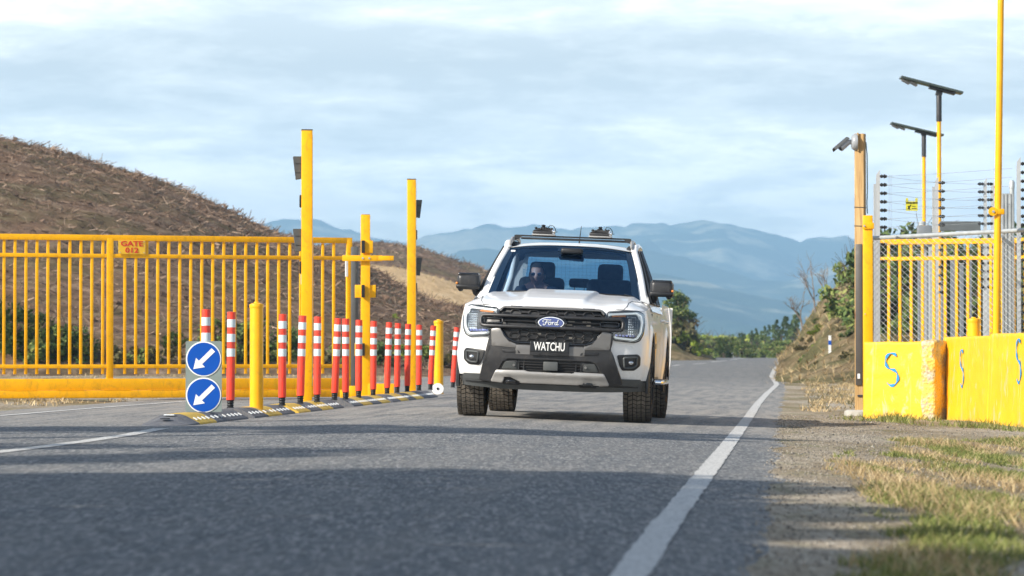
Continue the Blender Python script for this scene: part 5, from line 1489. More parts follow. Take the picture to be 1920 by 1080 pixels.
# lower bumper mask
mask = rnd([(-.585, .86), (-.50, .88), (-.455, .80), (-.40, .742), (-.33, .722), (.33, .722), (.40, .742), (.455, .80), (.50, .88), (.585, .86), (.575, .70), (.69, .375), (.55, .355), (.50, .47), (.455, .555), (.40, .585), (-.40, .585), (-.455, .555), (-.50, .47), (-.55, .355), (-.69, .375), (-.575, .70)], .012, 2)
bmp = panel('bumper_mask', mask, 0.042, 0.05, M_cdark, T, bev=.010, step=.06)
tag(bmp, None)
for s in (-1, 1):
    up = [(s * .578, .855), (s * .495, .875), (s * .455, .80), (s * .40, .742), (s * .33, .72), (s * .33, .69), (s * .565, .70)]
    panel('upper_wing', rnd(up if s < 0 else up[::-1], .01), 0.048, 0.02, M_cgrey, bmp, bev=.004)
    sl = [(s * .47, .668), (s * .30, .660), (s * .285, .635), (s * .455, .640)]
    panel('slot', rnd(sl if s < 0 else sl[::-1], .008), 0.046, 0.01, M_blk, bmp, bev=.002)
panel('centre_bar', rnd([(-.33, .712), (.33, .712), (.33, .628), (-.33, .628)], .01), 0.046, 0.02, M_cgrey, bmp, bev=.004)
# lower intake
intk = panel('lower_intake', rnd([(-.455, .578), (.455, .578), (.51, .45), (-.51, .45)], .015), 0.012, 0.03, M_blk, T)
m = MB()
for z in (.555, .53, .505, .48): m.tube(fpath(dens([(-.3, z), (.3, z)], .06), .020), 0.0045, 5)
for x in (-.30, -.25, .25, .30): m.box((x, F(x, .51) - .024, .512), (.008, .02, .125))
m.build('intake_slats', M_cdark, intk)
for s in (-1, 1):
    q = [(s * .445, .568), (s * .315, .560), (s * .300, .470), (s * .495, .470)]
    w = panel('side_vent_cover', rnd(q if s < 0 else q[::-1], .012), 0.024, 0.02, M_cdark, intk, bev=.004)
    q2 = [(s * .43, .555), (s * .33, .548), (s * .318, .485), (s * .462, .485)]
    panel('vent_inset', rnd(q2 if s < 0 else q2[::-1], .01), 0.030, 0.01, M_dgrey, w, bev=.003)
    MB().lathe([(.011, -.006), (.013, 0), (.013, .01)], 14, (s * .345, F(s * .345, .52) - .034, .520), 'Y').build('parking_sensor', M_cgrey, w, smooth=40)
q = MB().box((0.01, F(0, .52) - .045, .522), (.14, .03, .085), bev=.008).build('radar_box', M_dgrey, intk, smooth=40)
# silver skid bar
skp = rnd([(-.515, .462), (-.24, .466), (-.20, .455), (.20, .455), (.24, .466), (.515, .462), (.565, .36), (.46, .352), (.44, .405), (.30, .405), (.28, .356), (-.28, .356), (-.30, .405), (-.44, .405), (-.46, .352), (-.565, .36)], .010, 3)
def bulge(v):
    z = v.co.z; v.co.y -= 0.016 * math.exp(-((z - .435) / .022) ** 2)
sk = panel('skid_bar', skp, 0.052, 0.05, M_csilver, T, bev=.008, step=.022, extra=bulge)
for s in (-1, 1):
    q = [(s * .445, .412), (s * .295, .412), (s * .290, .33), (s * .45, .33)]
    w = panel('tow_hook_recess', rnd(q if s < 0 else q[::-1], .012), 0.030, 0.02, M_blk, sk, bev=.003)
    MB().tube([(s * .41, F(.37, .37) - .035, .355), (s * .405, F(.37, .37) - .085, .362), (s * .37, F(.37, .37) - .10, .365), (s * .335, F(.37, .37) - .085, .362), (s * .33, F(.37, .37) - .035, .355)], 0.014, 8).build('tow_hook', M_blkgloss, w, smooth=60)
# air dam below
m = MB()
def dam(u, v):
    x = lerp(-.90, .90, u); z = lerp(.425, .285, v) + 0.03 * (abs(x) / .9) ** 3 * v; return (x, F(x, .45) - .012 + 0.09 * v + (0.02 if v > .6 else 0), z)
m.grid(dam, 40, 6); m.grid(lambda u, v: (dam(u, 1)[0] * (1 - .1 * v), dam(u, 1)[1] + .4 * v, dam(u, 1)[2] + .03 * v), 40, 2)
m.build('air_dam', M_dgrey, T, smooth=40, fix=False)
m = MB(); m.tube(fpath(dens([(-.88, .352), (.88, .352)], .05), -.010), 0.012, 6); m.build('dam_lip', M_blk, T)
# fog lamps
for s in (-1, 1):
    q = [(s * .640, .650), (s * .83, .665), (s * .852, .64), (s * .850, .56), (s * .80, .515), (s * .69, .512), (s * .665, .56)]
    fg = panel('fog_lamp', rnd(q if s < 0 else q[::-1], .015), 0.014, 0.02, M_blk, T, bev=.005, step=.03)
    m = MB(); m.tube(fpath(dens(rnd([(s * .70, .63), (s * .825, .64), (s * .822, .56), (s * .78, .535), (s * .71, .535)], .015), .02, True), .018), .010, 6, cap=False); m.build('bezel', M_dgrey, fg, smooth=60)
    x = s * .765; MB().ell((x, F(x, .585) - .014, .585), (.030, .018, .021), 14, 8).build('bulb', M_lens, fg, smooth=60)
    for xx, zz in ((.77, .735),): MB().lathe([(.011, -.004), (.012, .004)], 14, (s * xx, F(s * xx, zz) - .002, zz), 'Y').build('parking_sensor', M_white, bmp)
# number plate
y0 = F(0, .68) - 0.075
npt = MB().box((-.005, y0 + .008, .690), (.375, .012, .135), bev=.003).build('plate_holder', M_cdark, T, smooth=40)
pl = MB().box((-.005, y0, .707), (.368, .006, .100), bev=.002).build('number_plate', M_blkgloss if False else pm('black_plate', (0.012, 0.013, 0.015), .35, var=.05), npt)
vs, fs = textmesh('WATCHU', 0.112, 0.0012, sx=0.60, bold=0.0016); MB().add([v + Vector((-.005, y0 - .0045, .706)) for v in vs], fs).build('lettering', M_white, pl, fix=False)
m = MB()
for s in (-1, 1): m.box((s * .095, y0, .640), (.022, .006, .014))
m.build('clip', M_blk, npt)

# ---- cab
def ws(u, v, out=0.0):                               # windscreen surface, u -1..1, v 0..1
    hw = lerp(0.765, 0.625, v); x = hw * u
    return Vector((x, lerp(0.40, 1.16, v) + (0.13 - .03 * v) * abs(u) ** 2.2 - out * .55, lerp(1.225, 1.742, v) - (0.02 + .02 * v) * abs(u) ** 2.4 + 0.03 * math.sin(v * PI) + out * .8))
m = MB(); m.grid(lambda a, b: ws(a * 2 - 1, b), 30, 14); wsn = m.build('windscreen', M_screen, T, smooth=180, fix=False)
fr = MB()
fr.grid(lambda a, b: ws(a * 2 - 1, b, .003), 40, 20, skip=lambda i, j: 2 <= i < 38 and 1 <= j < 19)
fr.grid(lambda a, b: ws((a * 2 - 1) * .20 + .02, .86 + .12 * b, .003), 6, 3)
fr.build('frit_border', pm('blue_black_frit', (0.004, 0.018, 0.045), 0.15, var=0.05), wsn, smooth=180, fix=False)
q = ws(-.905, .90, .006); MB().box(q, (.045, .004, .028), Matrix.Rotation(R(-55), 3, 'X'), bev=.002).build('registration_label', M_white, wsn)
# pillars and roof rails as one painted cab frame
cab = MB()
def side_pts(s):
    P = []
    for k in range(13):
        v = k / 12; p = ws(s, v); P.append((p.x + s * lerp(.045, .022, v), p.y + lerp(.05, .035, v), p.z - lerp(.020, .0, v)))
    P[0] = (P[0][0] + s * .03, P[0][1] - .05, P[0][2] - .05)
    P += [(s * .652, 1.36, 1.752), (s * .662, 1.6, 1.768), (s * .660, 2.0, 1.765), (s * .648, 2.3, 1.735), (s * .655, 2.42, 1.66), (s * .70, 2.52, 1.45), (s * .80, 2.60, 1.15)]
    return P
for s in (-1, 1):
    cab.tube(side_pts(s), [.040] * 13 + [.036] * 7, 10)
    ti = MB(); ti.tube([(x - s * .05, y + .05, z - .02) for x, y, z in side_pts(s)], .045, 8); ti.box((s * .80, 2.0, 1.0), (.03, 1.2, .4)); ti.tube([(s * .80, 1.565, 1.18), (s * .63, 1.565, 1.71)], .05, 6)
    ti.build('pillar_trim', M_cloth, T, smooth=60, fix=False)
def roof(u, v):
    t = u * 2 - 1; y = lerp(1.145, 2.40, v) + .10 * t * t * (1 - v); hw = lerp(.640, .655, v)
    z = lerp(1.748, 1.795, math.sin(min(1, v * 2.2) * PI / 2)) - .05 * max(0, v - .6) / .4 - (.045 * abs(t) ** 3)
    return (hw * t, y, z)
cab.grid(roof, 30, 20)
cab.grid(lambda u, v: (ws(u * 2 - 1, 1).x * 1.0, ws(u * 2 - 1, 1).y - .012 + .03 * v, ws(u * 2 - 1, 1).z - .012 + .024 * v), 30, 1)
# lower cab sides (door uppers below the glass) and cowl sides
for s in (-1, 1):
    cab.grid(lambda u, v, s=s: (s * lerp(.905, lerp(.862, .872, u), v), lerp(.30, 2.62, u), lerp(1.10, 1.185, v)), 20, 3)
    # panel between screen base and door
    cab.add([ws(s, 0), ws(s, .35), (s * .82, .75, 1.30), (s * .87, .45, 1.17)], [(0, 1, 2, 3)])
# rear wall around the back window
by = lambda z: 2.60 - .35 * (z - 1.15)
def rw(x, z): return (x, by(z), z)
for (xa, xb, za, zb) in ((-.84, .84, 0.75, 1.27), (-.75, -.58, 1.27, 1.66), (.58, .75, 1.27, 1.66), (-.66, .66, 1.655, 1.76)):
    cab.add([rw(xa, za), rw(xb, za), rw(xb * (.9 if za > 1.2 else 1), zb), rw(xa * (.9 if za > 1.2 else 1), zb)], [(0, 1, 2, 3)])
cabo = cab.build('cab_frame', M_car, T, smooth=50, fix=False)
rg = MB(); rg.grid(lambda u, v: rw(lerp(-.585, .585, u), lerp(1.265, 1.66, v)), 4, 3); rgo = rg.build('rear_window', M_rearg, T, fix=False)
m = MB(); n = 26
for i in range(n + 1): x = lerp(-.58, .58, i / n); m.tube([(x, by(1.27) + .03, 1.27), (x, by(1.66) + .03, 1.66)], .0009, 3, cap=False)
for j in range(12): z = lerp(1.27, 1.66, j / 11); m.tube([(-.58, by(z) + .03, z), (.58, by(z) + .03, z)], .0009, 3, cap=False)
m.build('guard_mesh', M_cdark, rgo, fix=False)
# side windows, B pillars, black window frames
def sw(s, y, z): t = (z - 1.18) / .56; return (s * (lerp(.872, .672, t) - .01 * math.sin(max(0, min(1, t)) * PI) * -1), y, z)
for s in (-1, 1):
    for (ya0, yb0, ya1, yb1) in ((.56, 1.53, 1.30, 1.53), (1.60, 2.36, 1.60, 2.22)):
        m = MB(); m.grid(lambda u, v, s=s: sw(s, lerp(lerp(ya0, yb0, u), lerp(ya1, yb1, u), v), lerp(1.185, 1.715, v)), 6, 6)
        w = m.build('side_window', M_sideg, T, smooth=180, fix=False)
        m = MB(); c = [(ya0, 1.185), (yb0, 1.185), (yb1, 1.715), (ya1, 1.715), (ya0, 1.185)]
        m.tube([Vector(sw(s, a, b)) + Vector((s * .006, 0, 0)) for a, b in dens(c, .08)], .0125, 5); m.build('window_frame', M_blk, w)
    m = MB(); m.tube([Vector(sw(s, 1.565, z)) + Vector((s * .0, 0, 0)) for z in (1.18, 1.35, 1.55, 1.72)], .040, 6, flat=1.0); m.build('door_pillar', M_blkgloss, T, smooth=50)
    # door shut lines and handles
    for y in (0.52, 1.56, 2.56):
        m = MB(); m.tube([(s * (HW * .985 - .016), y, z) for z in (.50, .7, .9, 1.08)], .004, 4); m.build('shut_line', M_blk, body)
    for y in (1.42, 2.35):
        m = MB(); m.tube([(s * .945, y - .11, 1.02), (s * .975, y - .08, 1.02), (s * .975, y + .08, 1.02), (s * .945, y + .11, 1.02)], .014, 8); m.build('door_handle', M_car, T, smooth=60)
    st_ = MB().box((s * .93, 1.62, .395), (.15, 1.75, .045), bev=.015).build('side_step', M_chrome, T, smooth=40)
    MB().box((s * .935, 1.62, .421), (.12, 1.6, .006)).build('step_pad', M_blk, st_)
# door sticker (amber diamond) and dark band on the picture-right door
d = MB(); yq, zq = 1.02, 0.76
XD = .912; d.add([(XD + .006, yq - .22, zq), (XD + .006, yq, zq - .14), (XD + .006, yq + .22, zq), (XD + .006, yq, zq + .14), (XD, yq - .22, zq), (XD, yq, zq - .14), (XD, yq + .22, zq), (XD, yq, zq + .14)], [(0, 1, 2, 3), (4, 7, 6, 5), (0, 4, 5, 1), (1, 5, 6, 2), (2, 6, 7, 3), (3, 7, 4, 0)])
o = d.build('door_sticker', M_sticker, T); tag(o, 'amber diamond sticker on the door')
MB().box((XD + .008, yq, zq), (.004, .13, .05)).build('sticker_symbol', M_cdark, o)
# mirrors
for s in (-1, 1):
    w = MB(); c = Vector((s * 0.972, .66, 1.335))
    bm_ = bmesh.new(); bmesh.ops.create_cube(bm_, size=1)
    for v in bm_.verts:
        v.co = Vector((v.co.x * (.245 if v.co.y > 0 else .215), v.co.y * .15, v.co.z * (.175 if v.co.y > 0 else .155) * (1.0 if v.co.x * s < 0 else .9)))
    bmesh.ops.bevel(bm_, geom=bm_.edges[:], offset=.040, segments=4, profile=.5, affect='EDGES'); bm_.verts.index_update()
    w.add([v.co + c for v in bm_.verts], [tuple(v.index for v in f.verts) for f in bm_.faces]); bm_.free()
    mr = w.build('door_mirror', M_cdark, T, smooth=60)
    MB().box(c + Vector((0, -.004, -.052)), (.238, .156, .055), bev=.022).build('lower_shell', M_blk, mr, smooth=60)
    MB().box(c + Vector((0, .002, .070)), (.205, .13, .034), bev=.014).build('cap', M_blkgloss, mr, smooth=60)
    MB().box(c + Vector((s * .112, -.03, -.02)), (.022, .09, .022), bev=.008).build('repeater', M_amber, mr, smooth=60)
    MB().tube([c + Vector((-s * .06, 0, -.062)), (s * .90, .68, 1.235), (s * .865, .70, 1.215)], [.030, .034, .045], 8).build('mirror_arm', M_blk, mr, smooth=60)
    MB().ell(c + Vector((s * .075, -.02, -.082)), (.028, .028, .02)).build('puddle_camera', M_blk, mr, smooth=60)
# wipers
m = MB(); m.tube([ws(u, .03 + .02 * abs(u), .012) for u in (-.75, -.5, -.2, .05)], .007, 5); m.tube([ws(u, .03 + .02 * abs(u), .014) for u in (.1, .4, .65, .88)], .007, 5)
m.tube([ws(.93, .02, .015), ws(.80, .055, .015)], .012, 5); m.build('wiper', M_blk, T)
# roof rails and cross bar
for s in (-1, 1):
    MB().tube([(s * .620, 1.26, 1.745), (s * .618, 1.33, 1.775), (s * .612, 1.45, 1.808), (s * .608, 1.8, 1.825), (s * .605, 2.1, 1.815), (s * .605, 2.3, 1.75)], [.012, .024, .024, .022, .022, .012], 8, flat=.75).build('roof_rail', M_csilver, T, smooth=60)
rk = MB().box((0, 1.52, 1.846), (1.18, .06, .015), bev=.008).build('roof_bar', M_blk, T, smooth=50)
for s in (-1, 1): MB().prism([(s * .60, 1.850), (s * .60, 1.80), (s * .555, 1.81), (s * .53, 1.838), (s * .49, 1.842), (s * .49, 1.850)], 1.48, 1.56).build('bar_foot', M_cdark, rk)
MB().box((0, 2.05, 1.838), (1.16, .07, .022), bev=.008).build('roof_bar', M_blk, T, smooth=50)
MB().tube([(.02, 2.18, 1.79), (.022, 2.18, 1.83), (.035, 2.21, 1.99)], [.012, .006, .003], 6).build('aerial', M_blk, T)
# wheels
def wheel(s, yc, steer=0):
    w = bpy.data.objects.new('wheel', None); COL.objects.link(w); w.parent = T; w.location = (s * .815, yc, TR); w.rotation_euler = (0, 0, R(steer))
    hwid = .134
    m = MB(); m.lathe([(.235, -hwid + .02), (.25, -hwid), (.31, -hwid - .006), (.35, -hwid + .002), (TR - .022, -hwid + .018), (TR - .013, -hwid + .04), (TR - .011, 0), (TR - .013, hwid - .04), (TR - .022, hwid - .018), (.35, hwid - .002), (.31, hwid + .006), (.25, hwid), (.235, hwid - .02)], 60, (0, 0, 0), 'X', cap=False)
    NB = 52
    for k in range(NB):
        a = 2 * PI * k / NB
        for col, (x0, x1, sk_, ph, ra) in enumerate([(-.130, -.092, .3, 0, TR - .005), (-.084, -.046, -.9, .5, TR), (-.038, -.003, .9, 0, TR), (.003, .038, -.9, .4, TR), (.046, .084, .9, .1, TR), (.092, .130, -.3, .5, TR - .005)]):
            da = 2 * PI / NB; a0 = a + ph * da; vs = []
            for rr in (ra - .016, ra):
                for (xx, aa) in ((x0, a0 - .38 * da), (x1, a0 - .38 * da + sk_ * da * .35), (x1, a0 + .38 * da + sk_ * da * .35), (x0, a0 + .38 * da)):
                    vs.append((xx, rr * math.cos(aa), rr * math.sin(aa)))
            m.add(vs, [(4, 5, 6, 7), (0, 1, 5, 4), (1, 2, 6, 5), (2, 3, 7, 6), (3, 0, 4, 7)])
    m.build('tyre', M_tyre, w, smooth=30, fix=False)
    r = MB(); o_ = s * .06
    r.lathe([(.235, -.11), (.222, -.10), (.215, 0), (.222, .10), (.238, .118), (.225, .125)], 40, (0, 0, 0), 'X', cap=False)
    r.lathe([(.07, o_), (.075, o_ + s * .03), (.05, o_ + s * .04)], 20, (0, 0, 0), 'X')
    for k in range(6):
        a = 2 * PI * k / 6
        for da in (-.10, .10):
            r.tube([(o_ + s * .03, .06 * math.cos(a), .06 * math.sin(a)), (o_ + s * .045, .15 * math.cos(a + da * .7), .15 * math.sin(a + da * .7)), (o_ + s * .05, .226 * math.cos(a + da * 1.5), .226 * math.sin(a + da * 1.5))], [.022, .018, .022], 6)
    rm = r.build('rim', M_rim, w, smooth=40, fix=False)
    MB().lathe([(.17, -s * .0), (.17, s * .02)], 28, (0, 0, 0), 'X').build('brake_disc', M_bolt, w)
    return w
def tyremat():
    m = bpy.data.materials.new('dusty_tyre_rubber'); t = NT(m); o = t.tc()
    g = t.n.new('ShaderNodeVectorMath'); g.operation = 'MULTIPLY'; t.l.new(o, g.inputs[0]); g.inputs[1].default_value = (0, 1, 1)
    ln = t.n.new('ShaderNodeVectorMath'); ln.operation = 'LENGTH'; t.l.new(g.outputs[0], ln.inputs[0])
    f = t.ramp(ln.outputs['Value'], [(TR - .014, 0.0), (TR - .002, 1.0)])
    n = t.noise(o, 18, 6, .7)
    c = t.mix(t.math('MULTIPLY', f, t.ramp(n, [(.3, .5), (.6, 1.0)])), (0.012, 0.011, 0.010), (0.19, 0.165, 0.135))
    t.set(color=c, rough=.85, spec=.3); return m
M_tyre = tyremat()
for s in (-1, 1): wheel(s, 0.0, 0.5); wheel(s, WB)

# ---- interior
it = MB(); it.box((0, .80, 1.10), (1.5, .55, .26), bev=.06); it.box((0, 1.7, .62), (1.55, 1.9, .08)); 
for s in (-1, 1): it.box((s * .82, 1.6, .95), (.04, 2.0, .48))
it.box((0, .58, .95), (1.5, .05, .5))
dash = it.build('dashboard', M_cloth, T, smooth=50)
hl_ = MB(); hl_.grid(lambda u, v: (roof(u, v)[0] * .98, roof(u, v)[1] + .02, roof(u, v)[2] - .03), 10, 8)
hl_.grid(lambda u, v: (lerp(-.66, .66, u), lerp(1.24, 1.30, v), lerp(1.715, 1.70, v)), 6, 2); hl_.build('headlining', M_cloth, T, fix=False)
def seat(x, rear=False):
    y = 1.42; m = MB(); m.box((x, y - .28, .80), (.50, .52, .16), bev=.05)
    m.box((x, y + .02, 1.12), (.47, .13, .62), Matrix.Rotation(R(-12), 3, 'X'), bev=.055)
    s_ = m.build('seat', M_cloth, T, smooth=50)
    MB().box((x, y + .115, 1.485), (.262, .10, .20), Matrix.Rotation(R(-8), 3, 'X'), bev=.045).build('headrest', M_cloth, s_, smooth=50)
    for q in (-.06, .06): MB().tube([(x + q, y + .10, 1.37), (x + q, y + .11, 1.44)], .007, 6).build('headrest_stalk', M_chrome, s_)
seat(-.30); seat(.40)
m = MB(); m.box((0, 2.30, 1.02), (1.25, .14, .52), Matrix.Rotation(R(-10), 3, 'X'), bev=.05); m.box((0, 2.0, .78), (1.25, .5, .14), bev=.04); rs = m.build('rear_bench', M_cloth, T, smooth=50)
for x, w_ in ((.03, .22), (-.40, .24), (.44, .24)):
    MB().box((x, 2.33, 1.395), (w_, .08, .095), Matrix.Rotation(R(-10), 3, 'X'), bev=.03).build('headrest', M_cloth, rs, smooth=50)
    for q in (-.05, .05): MB().tube([(x + q, 2.33, 1.27), (x + q, 2.33, 1.36)], .006, 6).build('headrest_stalk', M_chrome, rs)
MB().box((0.03, 1.02, 1.625), (.255, .03, .065), Matrix.Rotation(R(3), 3, 'Y'), bev=.014).build('rear_view_mirror', M_blkgloss, T, smooth=50)
MB().box((0.03, 1.06, 1.69), (.22, .16, .06), bev=.02).build('camera_pod', M_blk, T, smooth=50)
m = MB(); cW = Vector((-.37, .94, 1.10)); rt = Matrix.Rotation(R(-25), 3, 'X'); pts = [cW + rt @ Vector((.185 * math.cos(2 * PI * k / 28), 0, .185 * math.sin(2 * PI * k / 28))) for k in range(29)]
m.tube(pts, .016, 8, cap=False); m.ell(cW, (.06, .03, .05)); 
for a in (0, PI, -PI / 2): m.tube([cW, cW + rt @ Vector((.18 * math.cos(a), 0, .18 * math.sin(a)))], .012, 6)
m.build('steering_wheel', M_blk, T, smooth=50)

# roof gear: two clamp-on holders sitting on the roof bar
TM = Matrix.LocRotScale(T.location, T.rotation_euler, None)
def holder(x, lab):
    p = TM @ Vector((x, 1.52, 1.854)); t = empty('roof_carrier', p, lab, 'roof carrier', 'carriers clamped on the roof bar'); t.rotation_euler = T.rotation_euler; t.scale = (1, 1, 0.78)
    MB().box((0, 0, .008), (.235, .20, .016), bev=.005).build('base_plate', M_csilver, t, smooth=40)
    m = MB(); m.grid(lambda u, v: (lerp(-.112, .085, v) if False else (-.112 + .197 * u), lerp(-.09, .09, v), .018 + .052 * (math.sin(PI * min(1, max(0, (u * .9 + .05)))) ** .35)), 10, 4)
    m.box((-.012, 0, .036), (.20, .185, .040), bev=.012); m.prism([(-.112, .05), (.09, .05), (.075, .085), (.02, .098), (-.05, .092), (-.095, .07)], -.08, .08); bdy = m.build('clamp_body', M_cdark, t, smooth=40, fix=False)
    m = MB(); random.seed(int(x * 100) + 200)
    for k in range(7): m.ell((-.08 + k * .027, random.uniform(-.08, -.05), .078 + random.uniform(0, .018)), (.016, .016, .014), 8, 6)
    m.build('strap_folds', M_blk, bdy, smooth=60)
    m = MB(); m.lathe([(.022, .09), (.026, .10), (.026, .112), (.016, .118), (.020, .125), (.022, .135), (.012, .142)], 12, (-.005, -.03, 0)); m.build('knob', M_blkgloss, t, smooth=40)
    m = MB(); m.box((.100, -.02, .05), (.03, .12, .055), bev=.006); m.box((.085, -.03, .085), (.03, .06, .03), bev=.005); m.build('buckle', M_chrome, t, smooth=40)
    MB().tube([(.04, -.02, .10), (.06, -.02, .135), (.095, -.02, .130), (.118, -.02, .09), (.125, -.02, .045), (.14, -.02, .055)], .0045, 6).build('cable_loop', M_blk, t, smooth=60)
holder(-.30, 'black clamp-on carrier on the roof bar above the driver'); holder(.285, 'black clamp-on carrier on the roof bar above the passenger seat')

# ------------------------------------------------------------------ driver
def skin_mesh(name, verts, edges, rad, mat, parent, levels=2, root=0, shape=None):
    me = bpy.data.meshes.new(name); me.from_pydata([tuple(v) for v in verts], edges, []); o = bpy.data.objects.new(name, me); COL.objects.link(o)
    sk_ = o.modifiers.new('s', 'SKIN'); 
    if not me.skin_vertices: pass
    for i, r_ in enumerate(rad): me.skin_vertices[0].data[i].radius = r_ if isinstance(r_, tuple) else (r_, r_)
    me.skin_vertices[0].data[root].use_root = True
    sb = o.modifiers.new('b', 'SUBSURF'); sb.levels = levels; sb.render_levels = levels
    dg = bpy.context.evaluated_depsgraph_get(); dg.update(); m2 = bpy.data.meshes.new_from_object(o.evaluated_get(dg))
    bpy.data.objects.remove(o); m2.materials.clear(); m2.materials.append(mat)
    if shape:
        for v in m2.vertices: v.co = shape(v.co)
    m2.polygons.foreach_set('use_smooth', [True] * len(m2.polygons)); o = bpy.data.objects.new(name, m2); COL.objects.link(o); o.parent = parent
    return o
D = empty('person', TM @ Vector((-.335, 1.30, .86)), 'driver in mirrored sunglasses and dark shirt behind the wheel of the pickup', 'person'); D.rotation_euler = T.rotation_euler
hz_ = .575                                           # head centre height over the hips
V = [(0, .02, 0), (0, .03, .16), (0, .03, .32), (0, .02, .43), (0, -.01, .50),
     (-.17, .02, .40), (-.25, -.12, .22), (-.17, -.30, .27), (.17, .02, .40), (.25, -.12, .22), (.15, -.30, .27),
     (-.10, -.02, -.02), (-.14, -.42, .02), (-.14, -.60, -.32), (.10, -.02, -.02), (.14, -.42, .02), (.14, -.60, -.32), (-.16, -.36, .285), (.14, -.36, .285)]
E = [(0, 1), (1, 2), (2, 3), (3, 4), (3, 5), (5, 6), (6, 7), (3, 8), (8, 9), (9, 10), (0, 11), (11, 12), (12, 13), (0, 14), (14, 15), (15, 16), (7, 17), (10, 18)]
RD = [.14, (.15, .11), (.17, .12), .10, .052, .07, .05, .04, .07, .05, .04, .09, .07, .05, .09, .07, .05, .032, .032]
bodyp = skin_mesh('body', V, E, RD, M_skin, D)
skin_mesh('shirt', V[:11], [e for e in E if max(e) < 11], [.148, (.158, .118), (.178, .128), .106, .056, .078, .058, .047, .078, .058, .047], M_shirt, bodyp)
hd_ = MB(); n, mm_ = 28, 22; hv = []
for j in range(mm_ + 1):
    t_ = PI * j / mm_
    for i in range(n):
        a = 2 * PI * i / n; x, y, z = math.sin(t_) * math.cos(a), math.sin(t_) * math.sin(a), math.cos(t_)
        jaw = 1 - .18 * ss(0.0, 1.0, -z); X = .076 * x * jaw; Yh = .095 * y * (1 - .12 * ss(0, 1, -z)); Z = .118 * z
        if y < 0:
            fr_ = math.exp(-(x / .16) ** 2)
            Yh -= .020 * fr_ * math.exp(-((z + .18) / .14) ** 2) + .010 * fr_ * math.exp(-((z + .02) / .2) ** 2)     # nose
            Yh += .008 * math.exp(-((abs(x) - .38) / .18) ** 2) * math.exp(-((z - .02) / .12) ** 2)                   # sockets
            Yh -= .006 * math.exp(-(x / .3) ** 2) * math.exp(-((z + .50) / .07) ** 2); Yh -= .006 * math.exp(-(x / .3) ** 2) * math.exp(-((z + .82) / .12) ** 2)
        hv.append((X, Yh, Z))
hd_.add([(a, b - .02, c + hz_) for a, b, c in hv], [(j * n + i, j * n + (i + 1) % n, (j + 1) * n + (i + 1) % n, (j + 1) * n + i) for j in range(mm_) for i in range(n)])
for s in (-1, 1): hd_.ell((s * .078, .0, hz_ - .01), (.010, .022, .032), 10, 8)
# merge head into the body mesh
hm = hd_.build('head_tmp', M_skin, None, smooth=180, fix=False)
bm = bmesh.new(); bm.from_mesh(bodyp.data); bm.from_mesh(hm.data); bm.to_mesh(bodyp.data); bm.free(); bpy.data.objects.remove(hm)
bodyp.data.polygons.foreach_set('use_smooth', [True] * len(bodyp.data.polygons))
hh = MB(); hh.grid(lambda u, v: (lambda a, t_: (.083 * math.sin(t_) * math.cos(a), -.012 + .104 * math.sin(t_) * math.sin(a), hz_ + .004 + .128 * math.cos(t_)))(2 * PI * u, R(lerp(52, 112, ss(-.62, -.05, math.sin(2 * PI * u)))) * v), 48, 12)
hh.build('hair', M_hair, bodyp, smooth=180, fix=False)
gl = MB()
for s in (-1, 1): gl.ell((s * .031, -.110, hz_ + .010), (.024, .007, .017), 16, 8)
gl.build('sunglasses', M_mirrorlens, bodyp, smooth=180)
gf = MB(); M_rose = pm('rose_plastic', (.45, .28, .24), .3)
for s in (-1, 1):
    gf.tube([(s * .031 + .025 * math.cos(2 * PI * k / 16), -.110, hz_ + .010 + .018 * math.sin(2 * PI * k / 16)) for k in range(17)], .0022, 5, cap=False)
    gf.tube([(s * .060, -.104, hz_ + .012), (s * .078, -.05, hz_ + .012), (s * .080, .01, hz_ + .008)], .003, 5)
gf.tube([(-.008, -.113, hz_ + .012), (.008, -.113, hz_ + .012)], .003, 5); gf.build('glasses_frame', M_rose, bodyp)
MB().ell((0, -.1065, hz_ - .060), (.022, .006, .005), 12, 6).build('lips', pm('lips', (.42, .14, .12), .4), bodyp, smooth=180)
for s in (-1, 1):                                   # hands closed on the wheel rim
    hx_ = s * .15 - .01; hy = -.37; hzz = .285
    m = MB(); m.ell((hx_, hy, hzz), (.040, .022, .046), 12, 8)
    for k in range(4):
        b0 = Vector((hx_ - s * .028 + 0, hy - .012, hzz + .030 - k * .021)); L = (.9, 1.0, .95, .75)[k]
        m.tube([b0, b0 + Vector((s * .018 * L, -.022, .002)), b0 + Vector((s * .036 * L, -.018, 0)), b0 + Vector((s * .042 * L, .002, -.002))], [.0095, .009, .008, .006], 7)
    m.tube([Vector((hx_ + s * .01, hy, hzz + .03)), Vector((hx_ + s * .0, hy - .01, hzz + .055)), Vector((hx_ - s * .012, hy - .018, hzz + .072))], [.012, .010, .007], 7)
    m.build('hand', M_skin, bodyp, smooth=180, fix=False)

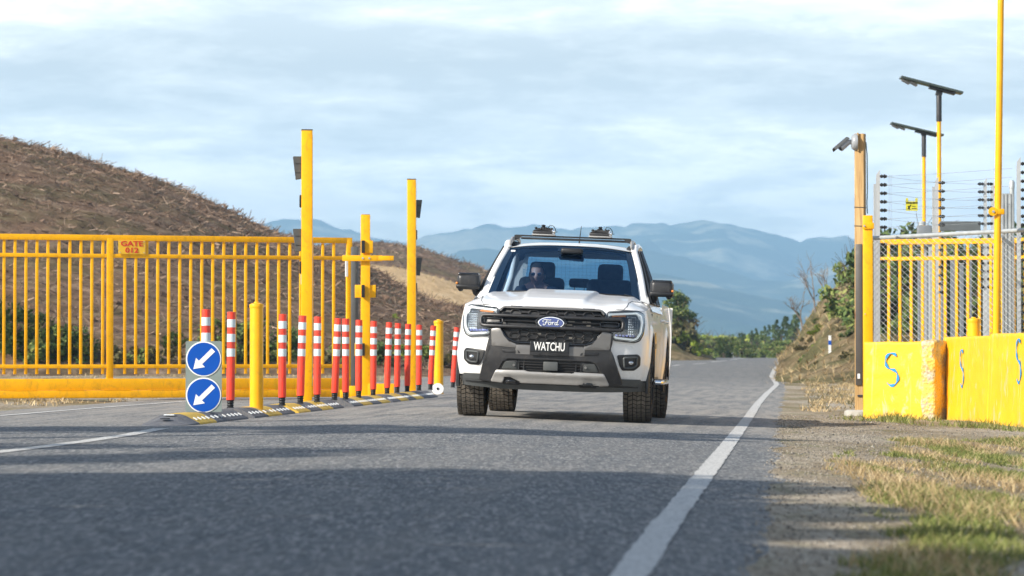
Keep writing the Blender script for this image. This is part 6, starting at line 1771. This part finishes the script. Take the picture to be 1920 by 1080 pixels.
# ------------------------------------------------------------------ roadside trees left of the camera: they throw the shade on the near road
def shade_tree(k, gx_, gy_, tdist, rx, rz, leaves, label):
    c = Vector((gx_, gy_, 0)) + Vector((sun_vec.x, sun_vec.y, sun_vec.z)) * tdist
    t = empty('roadside_tree', (c.x, c.y, gz(c.x, c.y)), label, 'tree', 'tall roadside trees outside the picture')
    random.seed(200 + k); m = MB()
    for q in range(int(rx * 9)):
        a = random.uniform(0, 2 * PI); r_ = math.sqrt(random.random()) * rx * .85; h = random.uniform(-.8, .8) * rz
        leaf_quads(m, (r_ * math.cos(a), r_ * math.sin(a), c.z + h), leaves, (rx * .36, rx * .36, rz * .42), .135)
    m.build('crown', M_leaf_dark, t, fix=False)
    b = MB(); b.tube([(0, 0, -.3), (.1, 0, c.z * .5), (0, 0, c.z)], [.22, .17, .08], 10); b.build('trunk', M_bark, t, smooth=60)
    return t
SH = [(-6.5, 28.6, 19, 1.9, .7, 130), (-3.9, 28.7, 18, 1.5, .6, 120), (-1.5, 28.6, 18, 1.4, .6, 120), (0.9, 28.5, 19, 1.3, .55, 110), (-6.5, 24.5, 19, 2.2, 1.2, 120), (-4.2, 21.0, 18, 2.3, 1.4, 120),
      (-5.6, 16.5, 19, 2.6, 2.0, 130), (-2.6, 16.9, 18, 2.0, 1.3, 85), (-0.4, 17.3, 17, 1.5, 1.0, 70), (1.0, 17.9, 18, 0.9, .5, 45), (-3.0, 12.8, 17, 2.4, 1.8, 140), (-0.8, 13.6, 16, 1.8, 1.3, 130), (0.7, 14.6, 17, 1.0, .7, 90),
      (-1.4, 9.8, 15, 2.0, 1.5, 140), (0.5, 11.0, 16, 1.3, 1.0, 120), (1.7, 11.4, 17, .8, .5, 80), (-1.5, 6.5, 15, 2.4, 1.6, 110), (-2.2, 15.2, 17, 1.8, 1.1, 130), (-0.2, 15.6, 17, 1.3, .8, 120), (-1.9, 11.4, 16, 1.8, 1.2, 140), (-0.1, 12.8, 16, 1.2, .8, 120),(0.2, 9.0, 15, 1.5, 1.0, 110), (1.9, 9.0, 16, 1.1, .8, 90)]
for k, (a, b_, c_, d_, e_, f_) in enumerate(SH):
    shade_tree(k, a, b_, c_, d_, e_, f_, 'dense roadside tree left of the camera, outside the picture')

# ------------------------------------------------------------------ air
hz = MB().box((0, 3350, 124), (16000, 7000, 312))
hm = bpy.data.materials.new('haze'); hm.use_nodes = True
hn, hl2 = hm.node_tree.nodes, hm.node_tree.links
hn.remove(hn['Principled BSDF']); pv = hn.new('ShaderNodeVolumePrincipled'); pv.inputs['Color'].default_value = (0.42, 0.71, 1.0, 1); pv.inputs['Density'].default_value = 0.00028
pv.inputs['Anisotropy'].default_value = 0.0
hl2.new(pv.outputs[0], hn['Material Output'].inputs['Volume'])
tag(hz.build('haze', hm, fix=True), kind='stuff')
